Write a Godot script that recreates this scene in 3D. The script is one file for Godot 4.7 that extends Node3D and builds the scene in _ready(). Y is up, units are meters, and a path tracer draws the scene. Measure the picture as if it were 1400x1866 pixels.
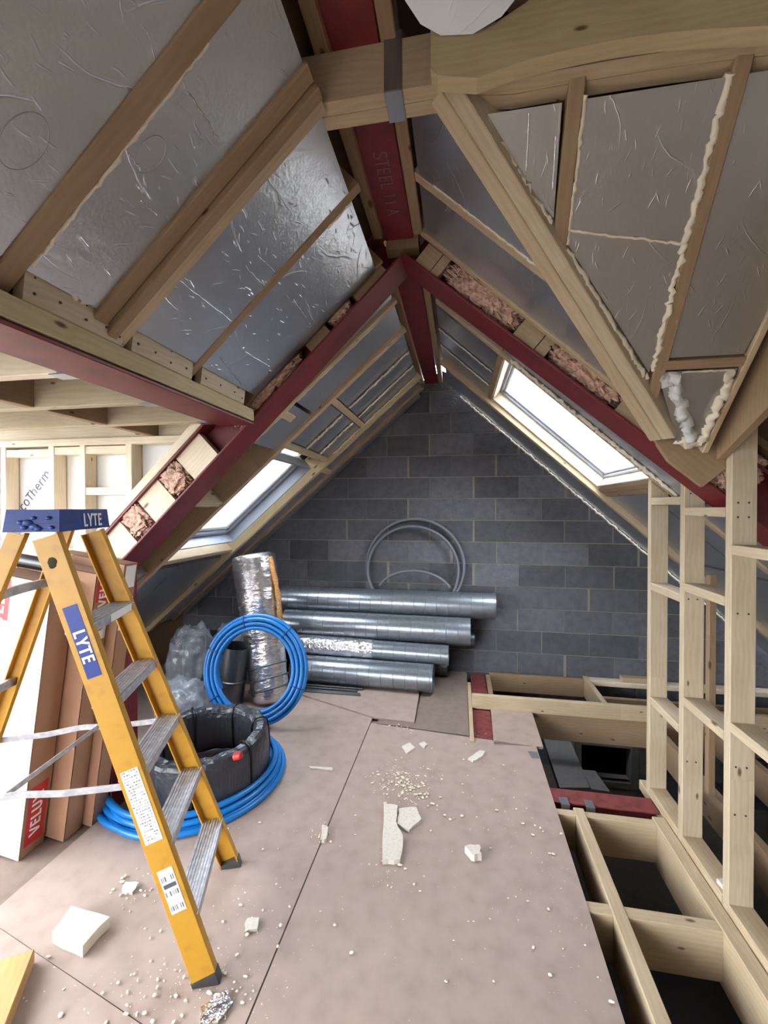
extends Node3D
# An attic under conversion: steel portal frame, foil insulation between rafters, block gable wall.
# The ridge runs along z, the camera looks towards -z, the floor is y = 0.

var M := {}
var rng := RandomNumberGenerator.new()
var fnl := FastNoiseLite.new()

# ------------------------------------------------------------------ mesh helpers
func mb() -> SurfaceTool:
	var st := SurfaceTool.new()
	st.begin(Mesh.PRIMITIVE_TRIANGLES)
	return st

func tri(st: SurfaceTool, p: Array, n: Array, uv: Array) -> void:
	var flat: Vector3 = (p[1] - p[0]).cross(p[2] - p[0])
	var mean: Vector3 = n[0] + n[1] + n[2]
	var order := [0, 1, 2]
	if flat.dot(mean) > 0.0:
		order = [0, 2, 1]
	for i in order:
		st.set_normal(n[i])
		st.set_uv(uv[i])
		st.add_vertex(p[i])

func quad(st: SurfaceTool, a: Vector3, b: Vector3, c: Vector3, d: Vector3, n: Vector3, uva: Vector2, uvb: Vector2, uvc: Vector2, uvd: Vector2) -> void:
	tri(st, [a, b, c], [n, n, n], [uva, uvb, uvc])
	tri(st, [a, c, d], [n, n, n], [uva, uvc, uvd])

# a timber or steel bar from a to b; w across, h along up; the long edges are chamfered
func bar(st: SurfaceTool, a: Vector3, b: Vector3, w: float, h: float, up := Vector3.UP, c := 0.003) -> void:
	var d := (b - a).normalized()
	var s := d.cross(up).normalized()
	var u := s.cross(d).normalized()
	var hw := w * 0.5
	var hh := h * 0.5
	c = minf(c, minf(hw, hh) * 0.4)
	var prof := [Vector2(hw - c, -hh), Vector2(hw, -hh + c), Vector2(hw, hh - c), Vector2(hw - c, hh), Vector2(-hw + c, hh), Vector2(-hw, hh - c), Vector2(-hw, -hh + c), Vector2(-hw + c, -hh)]
	var length := a.distance_to(b)
	var u0 := rng.randf() * 3.0
	var v0 := rng.randf() * 3.0
	var run := v0
	for i in 8:
		var p: Vector2 = prof[i]
		var q: Vector2 = prof[(i + 1) % 8]
		var e := p.distance_to(q)
		var nn := (s * (q - p).y - u * (q - p).x).normalized()
		var pa := s * p.x + u * p.y
		var qa := s * q.x + u * q.y
		quad(st, a + pa, b + pa, b + qa, a + qa, nn, Vector2(u0, run), Vector2(u0 + length, run), Vector2(u0 + length, run + e), Vector2(u0, run + e))
		run += e
	for side in [[a, -d], [b, d]]:
		for i in range(1, 7):
			var tp := [prof[0], prof[i], prof[i + 1]]
			var pts := []
			var uvs := []
			for t in tp:
				pts.append(side[0] + s * t.x + u * t.y)
				uvs.append(Vector2(u0 + t.x * 0.3, v0 + t.y))
			tri(st, pts, [side[1], side[1], side[1]], uvs)

func box(st: SurfaceTool, lo: Vector3, hi: Vector3, c := 0.003) -> void:
	# an upright box between two corners, its grain along the longest side
	var m := (lo + hi) * 0.5
	var e := hi - lo
	if e.x >= e.y and e.x >= e.z:
		bar(st, Vector3(lo.x, m.y, m.z), Vector3(hi.x, m.y, m.z), e.z, e.y, Vector3.UP, c)
	elif e.y >= e.z:
		bar(st, Vector3(m.x, lo.y, m.z), Vector3(m.x, hi.y, m.z), e.z, e.x, Vector3.RIGHT, c)
	else:
		bar(st, Vector3(m.x, m.y, lo.z), Vector3(m.x, m.y, hi.z), e.x, e.y, Vector3.UP, c)

# a sheet with the outline pts (one plane), thick along out
func slab(st: SurfaceTool, pts: Array, out: Vector3, thick: float, grain := Vector3.ZERO) -> void:
	out = out.normalized()
	var ax: Vector3 = (pts[1] - pts[0]).normalized() if grain == Vector3.ZERO else grain
	var ay := out.cross(ax).normalized()
	var flat := PackedVector2Array()
	var uvs := []
	var shift := Vector2(rng.randf() * 5.0, rng.randf() * 5.0)
	for p in pts:
		var q := Vector2((p - pts[0]).dot(ax), (p - pts[0]).dot(ay))
		flat.append(q)
		uvs.append(q + shift)
	var idx := Geometry2D.triangulate_polygon(flat)
	for i in range(0, idx.size(), 3):
		var ia := idx[i]
		var ib := idx[i + 1]
		var ic := idx[i + 2]
		tri(st, [pts[ia], pts[ib], pts[ic]], [-out, -out, -out], [uvs[ia], uvs[ib], uvs[ic]])
		tri(st, [pts[ia] + out * thick, pts[ib] + out * thick, pts[ic] + out * thick], [out, out, out], [uvs[ia], uvs[ib], uvs[ic]])
	var area := 0.0
	for i in flat.size():
		var p2 := flat[i]
		var q2 := flat[(i + 1) % flat.size()]
		area += p2.x * q2.y - q2.x * p2.y
	for i in pts.size():
		var j := (i + 1) % pts.size()
		var e2 := (flat[j] - flat[i]).normalized() * signf(area)
		var nn := (ax * e2.y - ay * e2.x).normalized()
		var t2 := Vector2(0, thick)
		quad(st, pts[i], pts[j], pts[j] + out * thick, pts[i] + out * thick, nn, uvs[i], uvs[j], uvs[j] + t2, uvs[i] + t2)

func tube(st: SurfaceTool, path: Array, radius: float, sides := 10, closed := false, lump := 0.0, seed_at := 0.0, caps := true) -> void:
	var n := path.size()
	var rings := []
	var norms := []
	var side := Vector3.ZERO
	var along := 0.0
	var us := []
	for i in n:
		var prev: Vector3 = path[(i - 1 + n) % n] if (closed or i > 0) else path[i]
		var next: Vector3 = path[(i + 1) % n] if (closed or i < n - 1) else path[i]
		var t := (next - prev).normalized()
		if side == Vector3.ZERO:
			side = t.cross(Vector3.UP if absf(t.y) < 0.9 else Vector3.RIGHT).normalized()
		side = (side - t * side.dot(t)).normalized()
		var other := t.cross(side)
		if i > 0:
			along += path[i].distance_to(path[i - 1])
		us.append(along)
		var ring := []
		var nr := []
		for k in sides + 1:
			var a := TAU * k / sides
			var dir := side * cos(a) + other * sin(a)
			var r := radius
			if lump > 0.0:
				var q: Vector3 = path[i] * 28.0 + dir * 0.7
				r += lump * radius * (fnl.get_noise_3d(q.x * 3.0 + seed_at, q.y * 3.0, q.z * 3.0) * 2.2)
			ring.append(path[i] + dir * r)
			nr.append(dir)
		rings.append(ring)
		norms.append(nr)
	var last := n if closed else n - 1
	for i in last:
		var j := (i + 1) % n
		var u1: float = us[i]
		var u2: float = us[j] if j > 0 else along + path[0].distance_to(path[n - 1])
		for k in sides:
			var v1 := TAU * radius * k / sides
			var v2 := TAU * radius * (k + 1) / sides
			tri(st, [rings[i][k], rings[j][k], rings[j][k + 1]], [norms[i][k], norms[j][k], norms[j][k + 1]], [Vector2(u1, v1), Vector2(u2, v1), Vector2(u2, v2)])
			tri(st, [rings[i][k], rings[j][k + 1], rings[i][k + 1]], [norms[i][k], norms[j][k + 1], norms[i][k + 1]], [Vector2(u1, v1), Vector2(u2, v2), Vector2(u1, v2)])
	if not closed and caps:
		for e in [0, n - 1]:
			var t2: Vector3 = (path[1] - path[0]).normalized() * -1.0 if e == 0 else (path[n - 1] - path[n - 2]).normalized()
			for k in sides:
				tri(st, [path[e], rings[e][k], rings[e][k + 1]], [t2, t2, t2], [Vector2.ZERO, Vector2(0.01, 0), Vector2(0, 0.01)])

# profile of (radius, height along the axis), turned about the axis of frame
func lathe(st: SurfaceTool, frame: Transform3D, profile: Array, seg := 28, squash := 1.0) -> void:
	for i in profile.size() - 1:
		var p: Vector2 = profile[i]
		var q: Vector2 = profile[i + 1]
		var e := (q - p).normalized()
		var nr := Vector2(e.y, -e.x)
		for k in seg:
			var pts := []
			var nor := []
			var uvs := []
			for c in [[p, k], [q, k], [q, k + 1], [p, k + 1]]:
				var a: float = TAU * c[1] / seg
				pts.append(frame * Vector3(cos(a) * c[0].x, c[0].y, sin(a) * c[0].x * squash))
				nor.append((frame.basis * Vector3(cos(a) * nr.x, nr.y, sin(a) * nr.x)).normalized())
				uvs.append(Vector2(c[0].y + c[0].x, float(c[1]) / seg))
			tri(st, [pts[0], pts[1], pts[2]], [nor[0], nor[1], nor[2]], [uvs[0], uvs[1], uvs[2]])
			tri(st, [pts[0], pts[2], pts[3]], [nor[0], nor[2], nor[3]], [uvs[0], uvs[2], uvs[3]])

# a lumpy mass inside a box of half sizes r, turned by basis
func lump(st: SurfaceTool, at: Vector3, turn: Basis, r: Vector3, rough: float, freq: float, square := 0.55, nu := 26, nv := 16, off := 0.0, folds := false) -> void:
	var grid := []
	for j in nv + 1:
		var row := []
		var lat := PI * (float(j) / nv - 0.5)
		for i in nu + 1:
			var lon := TAU * (i % nu) / nu
			var d := Vector3(cos(lat) * cos(lon), sin(lat), cos(lat) * sin(lon))
			var s := Vector3(signf(d.x) * pow(absf(d.x), square), signf(d.y) * pow(absf(d.y), square), signf(d.z) * pow(absf(d.z), square))
			var q := s * r * freq
			var k := 1.0 + rough * fnl.get_noise_3d(q.x + off, q.y - off, q.z + off * 0.5)
			if folds:
				var w1 := fnl.get_noise_3d(q.x * 1.1 + off, q.y * 1.1, q.z * 1.1 + 30.0)
				var w2 := fnl.get_noise_3d(q.x * 2.6 + off + 9.0 + 6.0 * w1, q.y * 2.6 + 5.0 * w1, q.z * 2.6)
				k = 1.0 + rough * (0.25 - 1.1 * absf(w1) - 0.55 * absf(w2))
			row.append(at + turn * (s * r * k))
		grid.append(row)
	var nor := []
	for j in nv + 1:
		var row := []
		for i in nu + 1:
			var jl := maxi(j - 1, 0)
			var jh := mini(j + 1, nv)
			var du: Vector3 = grid[j][(i + 1) % nu] - grid[j][(i - 1 + nu) % nu]
			var dv: Vector3 = grid[jh][i] - grid[jl][i]
			var nn := dv.cross(du)
			if nn.length() < 1e-9:
				nn = grid[j][i] - at
			nn = nn.normalized()
			if nn.dot(grid[j][i] - at) < 0.0:
				nn = -nn
			row.append(nn)
		nor.append(row)
	for j in nv:
		for i in nu:
			var uv := [Vector2(i * 0.05, j * 0.05), Vector2(i * 0.05 + 0.05, j * 0.05), Vector2(i * 0.05 + 0.05, j * 0.05 + 0.05), Vector2(i * 0.05, j * 0.05 + 0.05)]
			tri(st, [grid[j][i], grid[j][i + 1], grid[j + 1][i + 1]], [nor[j][i], nor[j][i + 1], nor[j + 1][i + 1]], [uv[0], uv[1], uv[2]])
			tri(st, [grid[j][i], grid[j + 1][i + 1], grid[j + 1][i]], [nor[j][i], nor[j + 1][i + 1], nor[j + 1][i]], [uv[0], uv[2], uv[3]])

# ------------------------------------------------------------------ scene helpers
func numbered(called: String) -> String:
	if not has_node(NodePath(called)):
		return called
	var i := 1
	while has_node(NodePath("%s_%03d" % [called, i])):
		i += 1
	return "%s_%03d" % [called, i]

func obj(called: String, st: SurfaceTool, material: Material, parent: Node3D = self) -> MeshInstance3D:
	var o := MeshInstance3D.new()
	o.mesh = st.commit()
	o.material_override = material
	o.cast_shadow = GeometryInstance3D.SHADOW_CASTING_SETTING_ON
	if parent == self:
		o.name = numbered(called)
		add_child(o)
	else:
		o.name = called
		parent.add_child(o, true)
		var up: Node3D = parent
		var back := Vector3.ZERO
		while up != self:
			back += up.position
			up = up.get_parent()
		o.position = -back
	return o

func tag(o: Node, label: String, category: String, group := "") -> Node:
	o.set_meta("label", label)
	o.set_meta("category", category)
	if group != "":
		o.set_meta("group", group)
	return o

func thing(called: String, at: Vector3, label: String, category: String, group := "") -> Node3D:
	var o := Node3D.new()
	o.name = numbered(called)
	add_child(o)
	o.position = at
	tag(o, label, category, group)
	return o

func structure(called: String, label := "") -> Node3D:
	var o := Node3D.new()
	o.name = called
	add_child(o)
	o.set_meta("kind", "structure")
	if label != "":
		o.set_meta("label", label)
	return o

func words(called: String, text: String, size: float, material: Material, parent: Node3D, at: Vector3, right: Vector3, up: Vector3, bold := true) -> MeshInstance3D:
	var tm := TextMesh.new()
	var f := SystemFont.new()
	f.font_names = PackedStringArray(["Droid Sans"])
	if bold:
		f.font_weight = 700
	tm.font = f
	tm.text = text
	tm.font_size = 64
	tm.pixel_size = size / 46.0
	tm.depth = 0.0012
	var o := MeshInstance3D.new()
	o.mesh = tm
	o.material_override = material
	o.name = called
	parent.add_child(o, true)
	var r := right.normalized()
	var u := (up - r * up.dot(r)).normalized()
	var back := Vector3.ZERO
	var p: Node3D = parent
	while p != self:
		back += p.position
		p = p.get_parent()
	o.transform = Transform3D(Basis(r, u, r.cross(u)), at - back)
	return o

# ------------------------------------------------------------------ materials
func noise_tex(kind: int, freq: float, size: int, ramp: Array, seed_at: int, octaves := 4) -> NoiseTexture2D:
	var n := FastNoiseLite.new()
	n.noise_type = kind
	n.frequency = freq
	n.seed = seed_at
	n.fractal_octaves = octaves
	var t := NoiseTexture2D.new()
	t.width = size
	t.height = size
	t.seamless = true
	t.noise = n
	if ramp.size() > 0:
		var g := Gradient.new()
		var offs := PackedFloat32Array()
		var cols := PackedColorArray()
		for r in ramp:
			offs.append(r[0])
			cols.append(r[1])
		g.offsets = offs
		g.colors = cols
		t.color_ramp = g
	return t

func bump_tex(kind: int, freq: float, size: int, strength: float, seed_at: int) -> NoiseTexture2D:
	var t := noise_tex(kind, freq, size, [], seed_at)
	t.as_normal_map = true
	t.bump_strength = strength
	return t

func material(called: String, color: Color, rough: float, metal := 0.0, tex: Texture2D = null, nrm: Texture2D = null, scale_by := Vector3.ONE, planar := false, nscale := 1.0) -> StandardMaterial3D:
	var m := StandardMaterial3D.new()
	m.albedo_color = color
	m.roughness = rough
	m.metallic = metal
	if tex:
		m.albedo_texture = tex
	if nrm:
		m.normal_enabled = true
		m.normal_texture = nrm
		m.normal_scale = nscale
	m.uv1_scale = scale_by
	if planar:
		m.uv1_triplanar = true
		m.uv1_world_triplanar = true
	M[called] = m
	return m

func wood_image(seed_at: int, dark: float) -> ImageTexture:
	var w := 768
	var h := 256
	var im := Image.create(w, h, true, Image.FORMAT_RGB8)
	var n1 := FastNoiseLite.new()
	n1.seed = seed_at
	n1.frequency = 0.01
	var n2 := FastNoiseLite.new()
	n2.seed = seed_at + 5
	n2.frequency = 0.05
	var r := RandomNumberGenerator.new()
	r.seed = seed_at
	var knots := []
	for i in 6:
		knots.append([r.randf() * w, r.randf() * h, r.randf_range(3.0, 6.5)])
	for y in h:
		for x in w:
			var bend := n1.get_noise_2d(x * 0.5, y * 0.9) * 16.0
			var knot := 0.0
			for k in knots:
				var dx: float = (x - k[0]) * 0.55
				var dy: float = y - k[1]
				var dd: float = sqrt(dx * dx + dy * dy) / k[2]
				if dd < 4.0:
					bend += (4.0 - dd) * 1.2 * signf(dy)
					if dd < 1.2:
						knot = maxf(knot, clampf(1.5 - dd * 1.1, 0.0, 1.0))
			var ring := sin((y + bend) * 0.42) * 0.5 + 0.5
			var fine := n2.get_noise_2d(x * 0.12, y * 5.0)
			var broad := n1.get_noise_2d(x * 0.7 + 500.0, y * 0.7)
			var t := clampf(0.30 * ring + 0.28 * fine + 0.45 * broad + 0.22, 0.0, 1.0)
			var c := Color(0.90, 0.86, 0.78).lerp(Color(0.81, 0.745, 0.645), t)
			c = c.lerp(Color(0.36, 0.26, 0.18), knot * 0.8)
			im.set_pixel(x, y, c * dark)
	im.generate_mipmaps()
	return ImageTexture.create_from_image(im)

func foil_normal(seed_at: int) -> ImageTexture:
	# creases of a foil facing: fine ripples across the sheet, a few long folds
	var s := 512
	var im := Image.create(s, s, false, Image.FORMAT_RGB8)
	var n1 := FastNoiseLite.new()
	n1.seed = seed_at
	n1.frequency = 0.02
	var hts := PackedFloat32Array()
	hts.resize(s * s)
	for y in s:
		for x in s:
			hts[y * s + x] = 0.35 + 0.05 * n1.get_noise_2d(x * 0.8, y * 0.8) + 0.020 * n1.get_noise_2d(x * 5.0, y * 5.0)
	var r := RandomNumberGenerator.new()
	r.seed = seed_at
	# creases: thin raised strokes, most of them across the sheet, in loose swarms
	for c in 230:
		var cx := r.randf() * s
		var cy := r.randf() * s
		if n1.get_noise_2d(cx * 0.35 + 70.0, cy * 0.35) < -0.05 and r.randf() < 0.8:
			continue
		var dir := PI * 0.5 + r.randfn() * 0.35
		var length := r.randf_range(6.0, 30.0) if r.randf() < 0.93 else r.randf_range(90.0, 200.0)
		var lift := r.randf_range(0.06, 0.26)
		var wide := r.randf_range(0.7, 1.2)
		var px := cx
		var py := cy
		for k in int(length):
			dir += r.randfn() * 0.05
			px += cos(dir)
			py += sin(dir)
			var fade := sin(PI * (k + 0.5) / length)
			for oy in range(-3, 4):
				for ox in range(-3, 4):
					var ix := posmod(int(px) + ox, s)
					var iy := posmod(int(py) + oy, s)
					var dd := Vector2(int(px) + ox - px, int(py) + oy - py).length() / wide
					var q := 0.35 + lift * fade * exp(-dd * dd)
					hts[iy * s + ix] = maxf(hts[iy * s + ix], q)
	for y in s:
		for x in s:
			var v := hts[y * s + x]
			im.set_pixel(x, y, Color(v, v, v))
	im.bump_map_to_normal_map(6.0)
	im.generate_mipmaps()
	return ImageTexture.create_from_image(im)

func print_image(seed_at: int, w: int, h: int, rows: int, paper: Color, ink: Color, bar_at: float) -> ImageTexture:
	# a sticker of small print: rows of short strokes
	var im := Image.create(w, h, false, Image.FORMAT_RGB8)
	im.fill(paper)
	var r := RandomNumberGenerator.new()
	r.seed = seed_at
	for i in rows:
		var y := int(h * (i + 0.5) / rows)
		var x := int(w * 0.1)
		while x < int(w * 0.88):
			var l := r.randi_range(2, 7)
			if r.randf() < 0.75:
				im.fill_rect(Rect2i(x, y, l, maxi(2, int(h * 0.35 / rows))), ink.lerp(paper, r.randf() * 0.6))
			x += l + r.randi_range(2, 4)
	if bar_at > 0.0:
		im.fill_rect(Rect2i(int(w * 0.08), int(h * bar_at), int(w * 0.84), int(h * 0.1)), ink)
	im.generate_mipmaps()
	return ImageTexture.create_from_image(im)

func make_materials() -> void:
	var wa := wood_image(11, 1.0)
	var wb := wood_image(47, 1.0)
	var wuv := Vector3(0.62, 2.6, 1.0)
	material("pine", Color(0.80, 0.775, 0.73), 0.68, 0.0, wa, null, wuv)
	material("pine_b", Color(0.80, 0.755, 0.69), 0.70, 0.0, wb, null, wuv)
	material("pine_old", Color(0.66, 0.585, 0.51), 0.75, 0.0, wb, null, wuv)
	material("pine_green", Color(0.80, 0.77, 0.67), 0.72, 0.0, wa, null, wuv)
	material("pine_pale", Color(0.98, 0.97, 0.95), 0.66, 0.0, wa, null, wuv)
	material("pine_yellow", Color(0.82, 0.69, 0.49), 0.7, 0.0, wb, null, wuv)
	var speck := noise_tex(FastNoiseLite.TYPE_SIMPLEX_SMOOTH, 0.02, 512, [[0.0, Color(0.90, 0.88, 0.87)], [0.45, Color(0.96, 0.95, 0.94)], [1.0, Color(1, 0.99, 0.98)]], 3, 6)
	material("sheet", Color(0.635, 0.565, 0.525), 0.62, 0.0, speck, null, Vector3(0.8, 0.8, 0.8), true)
	material("sheet_edge", Color(0.42, 0.30, 0.24), 0.8, 0.0, speck, null, Vector3(0.8, 0.8, 0.8), true)
	material("subfloor", Color(0.50, 0.44, 0.40), 0.85, 0.0, speck, null, Vector3(1.1, 1.1, 1.1), true)
	material("deck", Color(0.38, 0.29, 0.21), 0.9, 0.0, speck, null, Vector3(1.3, 1.3, 1.3), true)
	material("plaster", Color(0.76, 0.75, 0.72), 0.9, 0.0, speck, null, Vector3(0.5, 0.5, 0.5), true)
	for i in 5:
		var k: float = [0.35, 0.395, 0.37, 0.325, 0.42][i]
		var tx := noise_tex(FastNoiseLite.TYPE_SIMPLEX_SMOOTH, 0.012, 512, [[0.0, Color(0.82, 0.82, 0.83)], [0.5, Color(0.93, 0.93, 0.94)], [1.0, Color(1, 1, 1)]], 20 + i, 6)
		material("block_%d" % i, Color(k * 0.99, k * 1.0, k * 1.045), 0.95, 0.0, tx, bump_tex(FastNoiseLite.TYPE_SIMPLEX_SMOOTH, 0.09, 256, 3.0, 40), Vector3(1.7, 1.7, 1.7), true, 0.5)
	material("mortar", Color(0.53, 0.515, 0.49), 0.95, 0.0, speck, null, Vector3(3, 3, 3), true)
	var fn := foil_normal(5)
	material("foil", Color(0.78, 0.80, 0.835), 0.30, 0.88, null, fn, Vector3(1.25, 1.25, 1), false, 1.3)
	material("foil_dull", Color(0.70, 0.69, 0.675), 0.38, 0.80, null, fn, Vector3(1.35, 1.35, 1), false, 1.0)
	material("foil_bright", Color(0.84, 0.86, 0.87), 0.45, 0.3, null, fn, Vector3(1.0, 1.0, 1), false, 0.5)
	var crinkle := bump_tex(FastNoiseLite.TYPE_CELLULAR, 0.02, 512, 9.0, 77)
	material("crinkle", Color(0.82, 0.82, 0.83), 0.22, 0.95, null, crinkle, Vector3(2.2, 2.2, 1), false, 1.0)
	material("crinkle_soft", Color(0.80, 0.80, 0.81), 0.27, 0.95, null, crinkle, Vector3(2.4, 0.9, 1), false, 0.5)
	var spangle := noise_tex(FastNoiseLite.TYPE_CELLULAR, 0.03, 256, [[0.0, Color(0.90, 0.905, 0.91)], [1.0, Color(1, 1, 1)]], 9, 2)
	material("galvanised", Color(0.60, 0.63, 0.655), 0.30, 0.78, spangle, null, Vector3(3, 3, 1))
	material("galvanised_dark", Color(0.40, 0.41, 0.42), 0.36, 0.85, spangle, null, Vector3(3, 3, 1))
	var oxide := noise_tex(FastNoiseLite.TYPE_SIMPLEX_SMOOTH, 0.015, 256, [[0.0, Color(0.80, 0.74, 0.74)], [0.6, Color(1, 0.98, 0.98)], [1.0, Color(1, 1, 1)]], 14, 5)
	material("red", Color(0.43, 0.125, 0.145), 0.50, 0.0, oxide, null, Vector3(1.5, 1.5, 1.5), true)
	material("red_dusty", Color(0.46, 0.20, 0.19), 0.8, 0.0, oxide, null, Vector3(3, 3, 3), true)
	material("steel", Color(0.62, 0.62, 0.64), 0.35, 0.9)
	material("aluminium", Color(0.74, 0.745, 0.755), 0.45, 0.45, noise_tex(FastNoiseLite.TYPE_SIMPLEX, 0.03, 256, [[0.0, Color(0.8, 0.8, 0.8)], [0.7, Color(0.95, 0.95, 0.96)], [0.78, Color(1.0, 1.0, 1.0)], [1.0, Color(1, 1, 1)]], 61, 4), null, Vector3(3, 3, 3), true)
	material("yellow", Color(0.73, 0.545, 0.15), 0.42, 0.0, noise_tex(FastNoiseLite.TYPE_SIMPLEX, 0.02, 256, [[0.0, Color(0.86, 0.82, 0.75)], [0.35, Color(0.97, 0.96, 0.95)], [1.0, Color(1, 1, 1)]], 31, 5), null, Vector3(2, 2, 2), true)
	material("blue_cap", Color(0.12, 0.23, 0.50), 0.5, 0.0, noise_tex(FastNoiseLite.TYPE_SIMPLEX_SMOOTH, 0.02, 256, [[0.0, Color(0.75, 0.75, 0.8)], [0.62, Color(1, 1, 1)], [0.72, Color(1.0, 1.0, 1.0)], [1.0, Color(1, 1, 1)]], 32, 5), null, Vector3(4, 4, 4), true)
	material("print_white", Color(0.88, 0.88, 0.88), 0.6)
	material("print_dark", Color(0.14, 0.14, 0.16), 0.6)
	material("print_violet", Color(0.30, 0.22, 0.36), 0.6)
	material("print_faint", Color(0.66, 0.65, 0.67), 0.38, 0.8)
	material("chalk", Color(0.50, 0.34, 0.35), 0.9)
	material("dirt", Color(0.20, 0.18, 0.10), 0.9)
	material("sticker_blue", Color(0.13, 0.22, 0.52), 0.4)
	material("sticker_red", Color(0.70, 0.16, 0.17), 0.5)
	material("paper", Color(0.86, 0.85, 0.83), 0.7)
	material("sticker_print", Color(1, 1, 1), 0.5, 0.0, print_image(3, 64, 256, 26, Color(0.84, 0.83, 0.80), Color(0.18, 0.18, 0.19), 0.0))
	material("sticker_mark", Color(1, 1, 1), 0.5, 0.0, print_image(8, 64, 128, 3, Color(0.86, 0.86, 0.85), Color(0.30, 0.31, 0.36), 0.34))
	var fibre := noise_tex(FastNoiseLite.TYPE_SIMPLEX_SMOOTH, 0.008, 256, [[0.0, Color(0.93, 0.93, 0.92)], [1.0, Color(1, 1, 1)]], 52, 4)
	material("cardboard", Color(0.62, 0.47, 0.37), 0.85, 0.0, fibre, null, Vector3(2, 2, 2), true)
	material("cardboard_pale", Color(0.86, 0.79, 0.71), 0.85, 0.0, fibre, null, Vector3(2, 2, 2), true)
	var wool_tx := noise_tex(FastNoiseLite.TYPE_SIMPLEX_SMOOTH, 0.03, 256, [[0.0, Color(0.62, 0.52, 0.48)], [0.5, Color(0.84, 0.76, 0.72)], [1.0, Color(1.0, 0.96, 0.93)]], 71, 6)
	material("wool", Color(0.94, 0.85, 0.80), 1.0, 0.0, wool_tx, bump_tex(FastNoiseLite.TYPE_SIMPLEX_SMOOTH, 0.06, 256, 10.0, 72), Vector3(5, 5, 5), true, 0.6)
	material("wool_yellow", Color(0.86, 0.70, 0.46), 1.0, 0.0, wool_tx, null, Vector3(5, 5, 5), true)
	material("foam", Color(0.85, 0.81, 0.73), 0.75)
	material("foam_grey", Color(0.80, 0.81, 0.80), 0.5)
	material("insulation_white", Color(0.90, 0.90, 0.89), 0.55)
	material("plasterboard", Color(0.82, 0.80, 0.75), 0.9, 0.0, speck, null, Vector3(4, 4, 4), true)
	material("blue_pipe", Color(0.05, 0.42, 0.70), 0.36)
	material("blue_pipe_dark", Color(0.03, 0.17, 0.36), 0.5)
	material("grey_pipe", Color(0.40, 0.41, 0.44), 0.5)
	material("black_wrap", Color(0.17, 0.18, 0.205), 0.34, 0.0, null, crinkle, Vector3(1.4, 1.4, 1), false, 0.5)
	material("black_plastic", Color(0.05, 0.05, 0.055), 0.3)
	material("film", Color(0.62, 0.65, 0.68), 0.12, 0.0, null, crinkle, Vector3(1.5, 1.5, 1), false, 0.7)
	M.film.transparency = BaseMaterial3D.TRANSPARENCY_ALPHA
	M.film.albedo_color.a = 0.45
	material("window_white", Color(0.90, 0.91, 0.92), 0.4)
	material("window_grey", Color(0.50, 0.53, 0.57), 0.4)
	material("reveal", Color(0.90, 0.86, 0.78), 0.8, 0.0, speck, null, Vector3(3, 3, 3), true)
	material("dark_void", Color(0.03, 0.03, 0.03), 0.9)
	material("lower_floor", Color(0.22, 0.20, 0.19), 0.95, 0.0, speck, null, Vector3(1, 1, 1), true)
	material("grey_board", Color(0.42, 0.42, 0.42), 0.8, 0.0, speck, null, Vector3(2, 2, 2), true)
	var glass := material("glass", Color(0.95, 0.98, 1.0, 0.08), 0.02)
	glass.transparency = BaseMaterial3D.TRANSPARENCY_ALPHA
	glass.metallic_specular = 0.5

# ------------------------------------------------------------------ the roof planes
func left_near(x: float, z: float) -> Vector3: return Vector3(x, 3.24 + 0.94 * x, z)
func left_far(x: float, z: float) -> Vector3: return Vector3(x, 3.20 + 0.88 * x, z)
func right_main(x: float, z: float) -> Vector3: return Vector3(x, 2.85 - 0.90 * x, z)
func wing(x: float, z: float) -> Vector3: return Vector3(x, 2.83 + 1.16 * (z + 1.24), z)

const OUT_LN := Vector3(-0.94, 1.0, 0.0)
const OUT_LF := Vector3(-0.88, 1.0, 0.0)
const OUT_R := Vector3(0.90, 1.0, 0.0)
const OUT_W := Vector3(0.0, 1.0, -1.16)

# a rafter on a slope: its underside lies drop below the foil
func rafter(parent: Node3D, f: Callable, x0: float, x1: float, z0: float, z1: float, out: Vector3, depth: float, drop: float, m: Material, called := "rafter") -> void:
	var st := mb()
	var n := out.normalized()
	var zm := (z0 + z1) * 0.5
	var a: Vector3 = f.call(x0, zm) + n * (depth * 0.5 - drop)
	var b: Vector3 = f.call(x1, zm) + n * (depth * 0.5 - drop)
	bar(st, a, b, absf(z1 - z0), depth, n)
	obj(called, st, m, parent)

func foil_panel(parent: Node3D, f: Callable, outline: Array, out: Vector3, m: Material, inset := 0.0, called := "insulation_board") -> void:
	var st := mb()
	var pts := []
	var n := out.normalized()
	for p in outline:
		pts.append(f.call(p[0], p[1]) + n * inset)
	slab(st, pts, n, 0.07)
	obj(called, st, m, parent)

func foam_line(parent: Node3D, a: Vector3, b: Vector3, r: float, seed_at: float, m: Material, sag := 0.0) -> void:
	var st := mb()
	var path := []
	var steps := maxi(6, int(a.distance_to(b) / 0.012))
	for i in steps + 1:
		var t := float(i) / steps
		var p := a.lerp(b, t)
		p += Vector3(fnl.get_noise_2d(t * 300.0, seed_at), fnl.get_noise_2d(t * 300.0, seed_at + 50.0), fnl.get_noise_2d(t * 300.0, seed_at + 90.0)) * r * 1.2
		p.y -= sag * fnl.get_noise_2d(t * 90.0, seed_at + 7.0)
		path.append(p)
	tube(st, path, r, 7, false, 0.55, seed_at)
	obj("foam_bead", st, m, parent)

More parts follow.
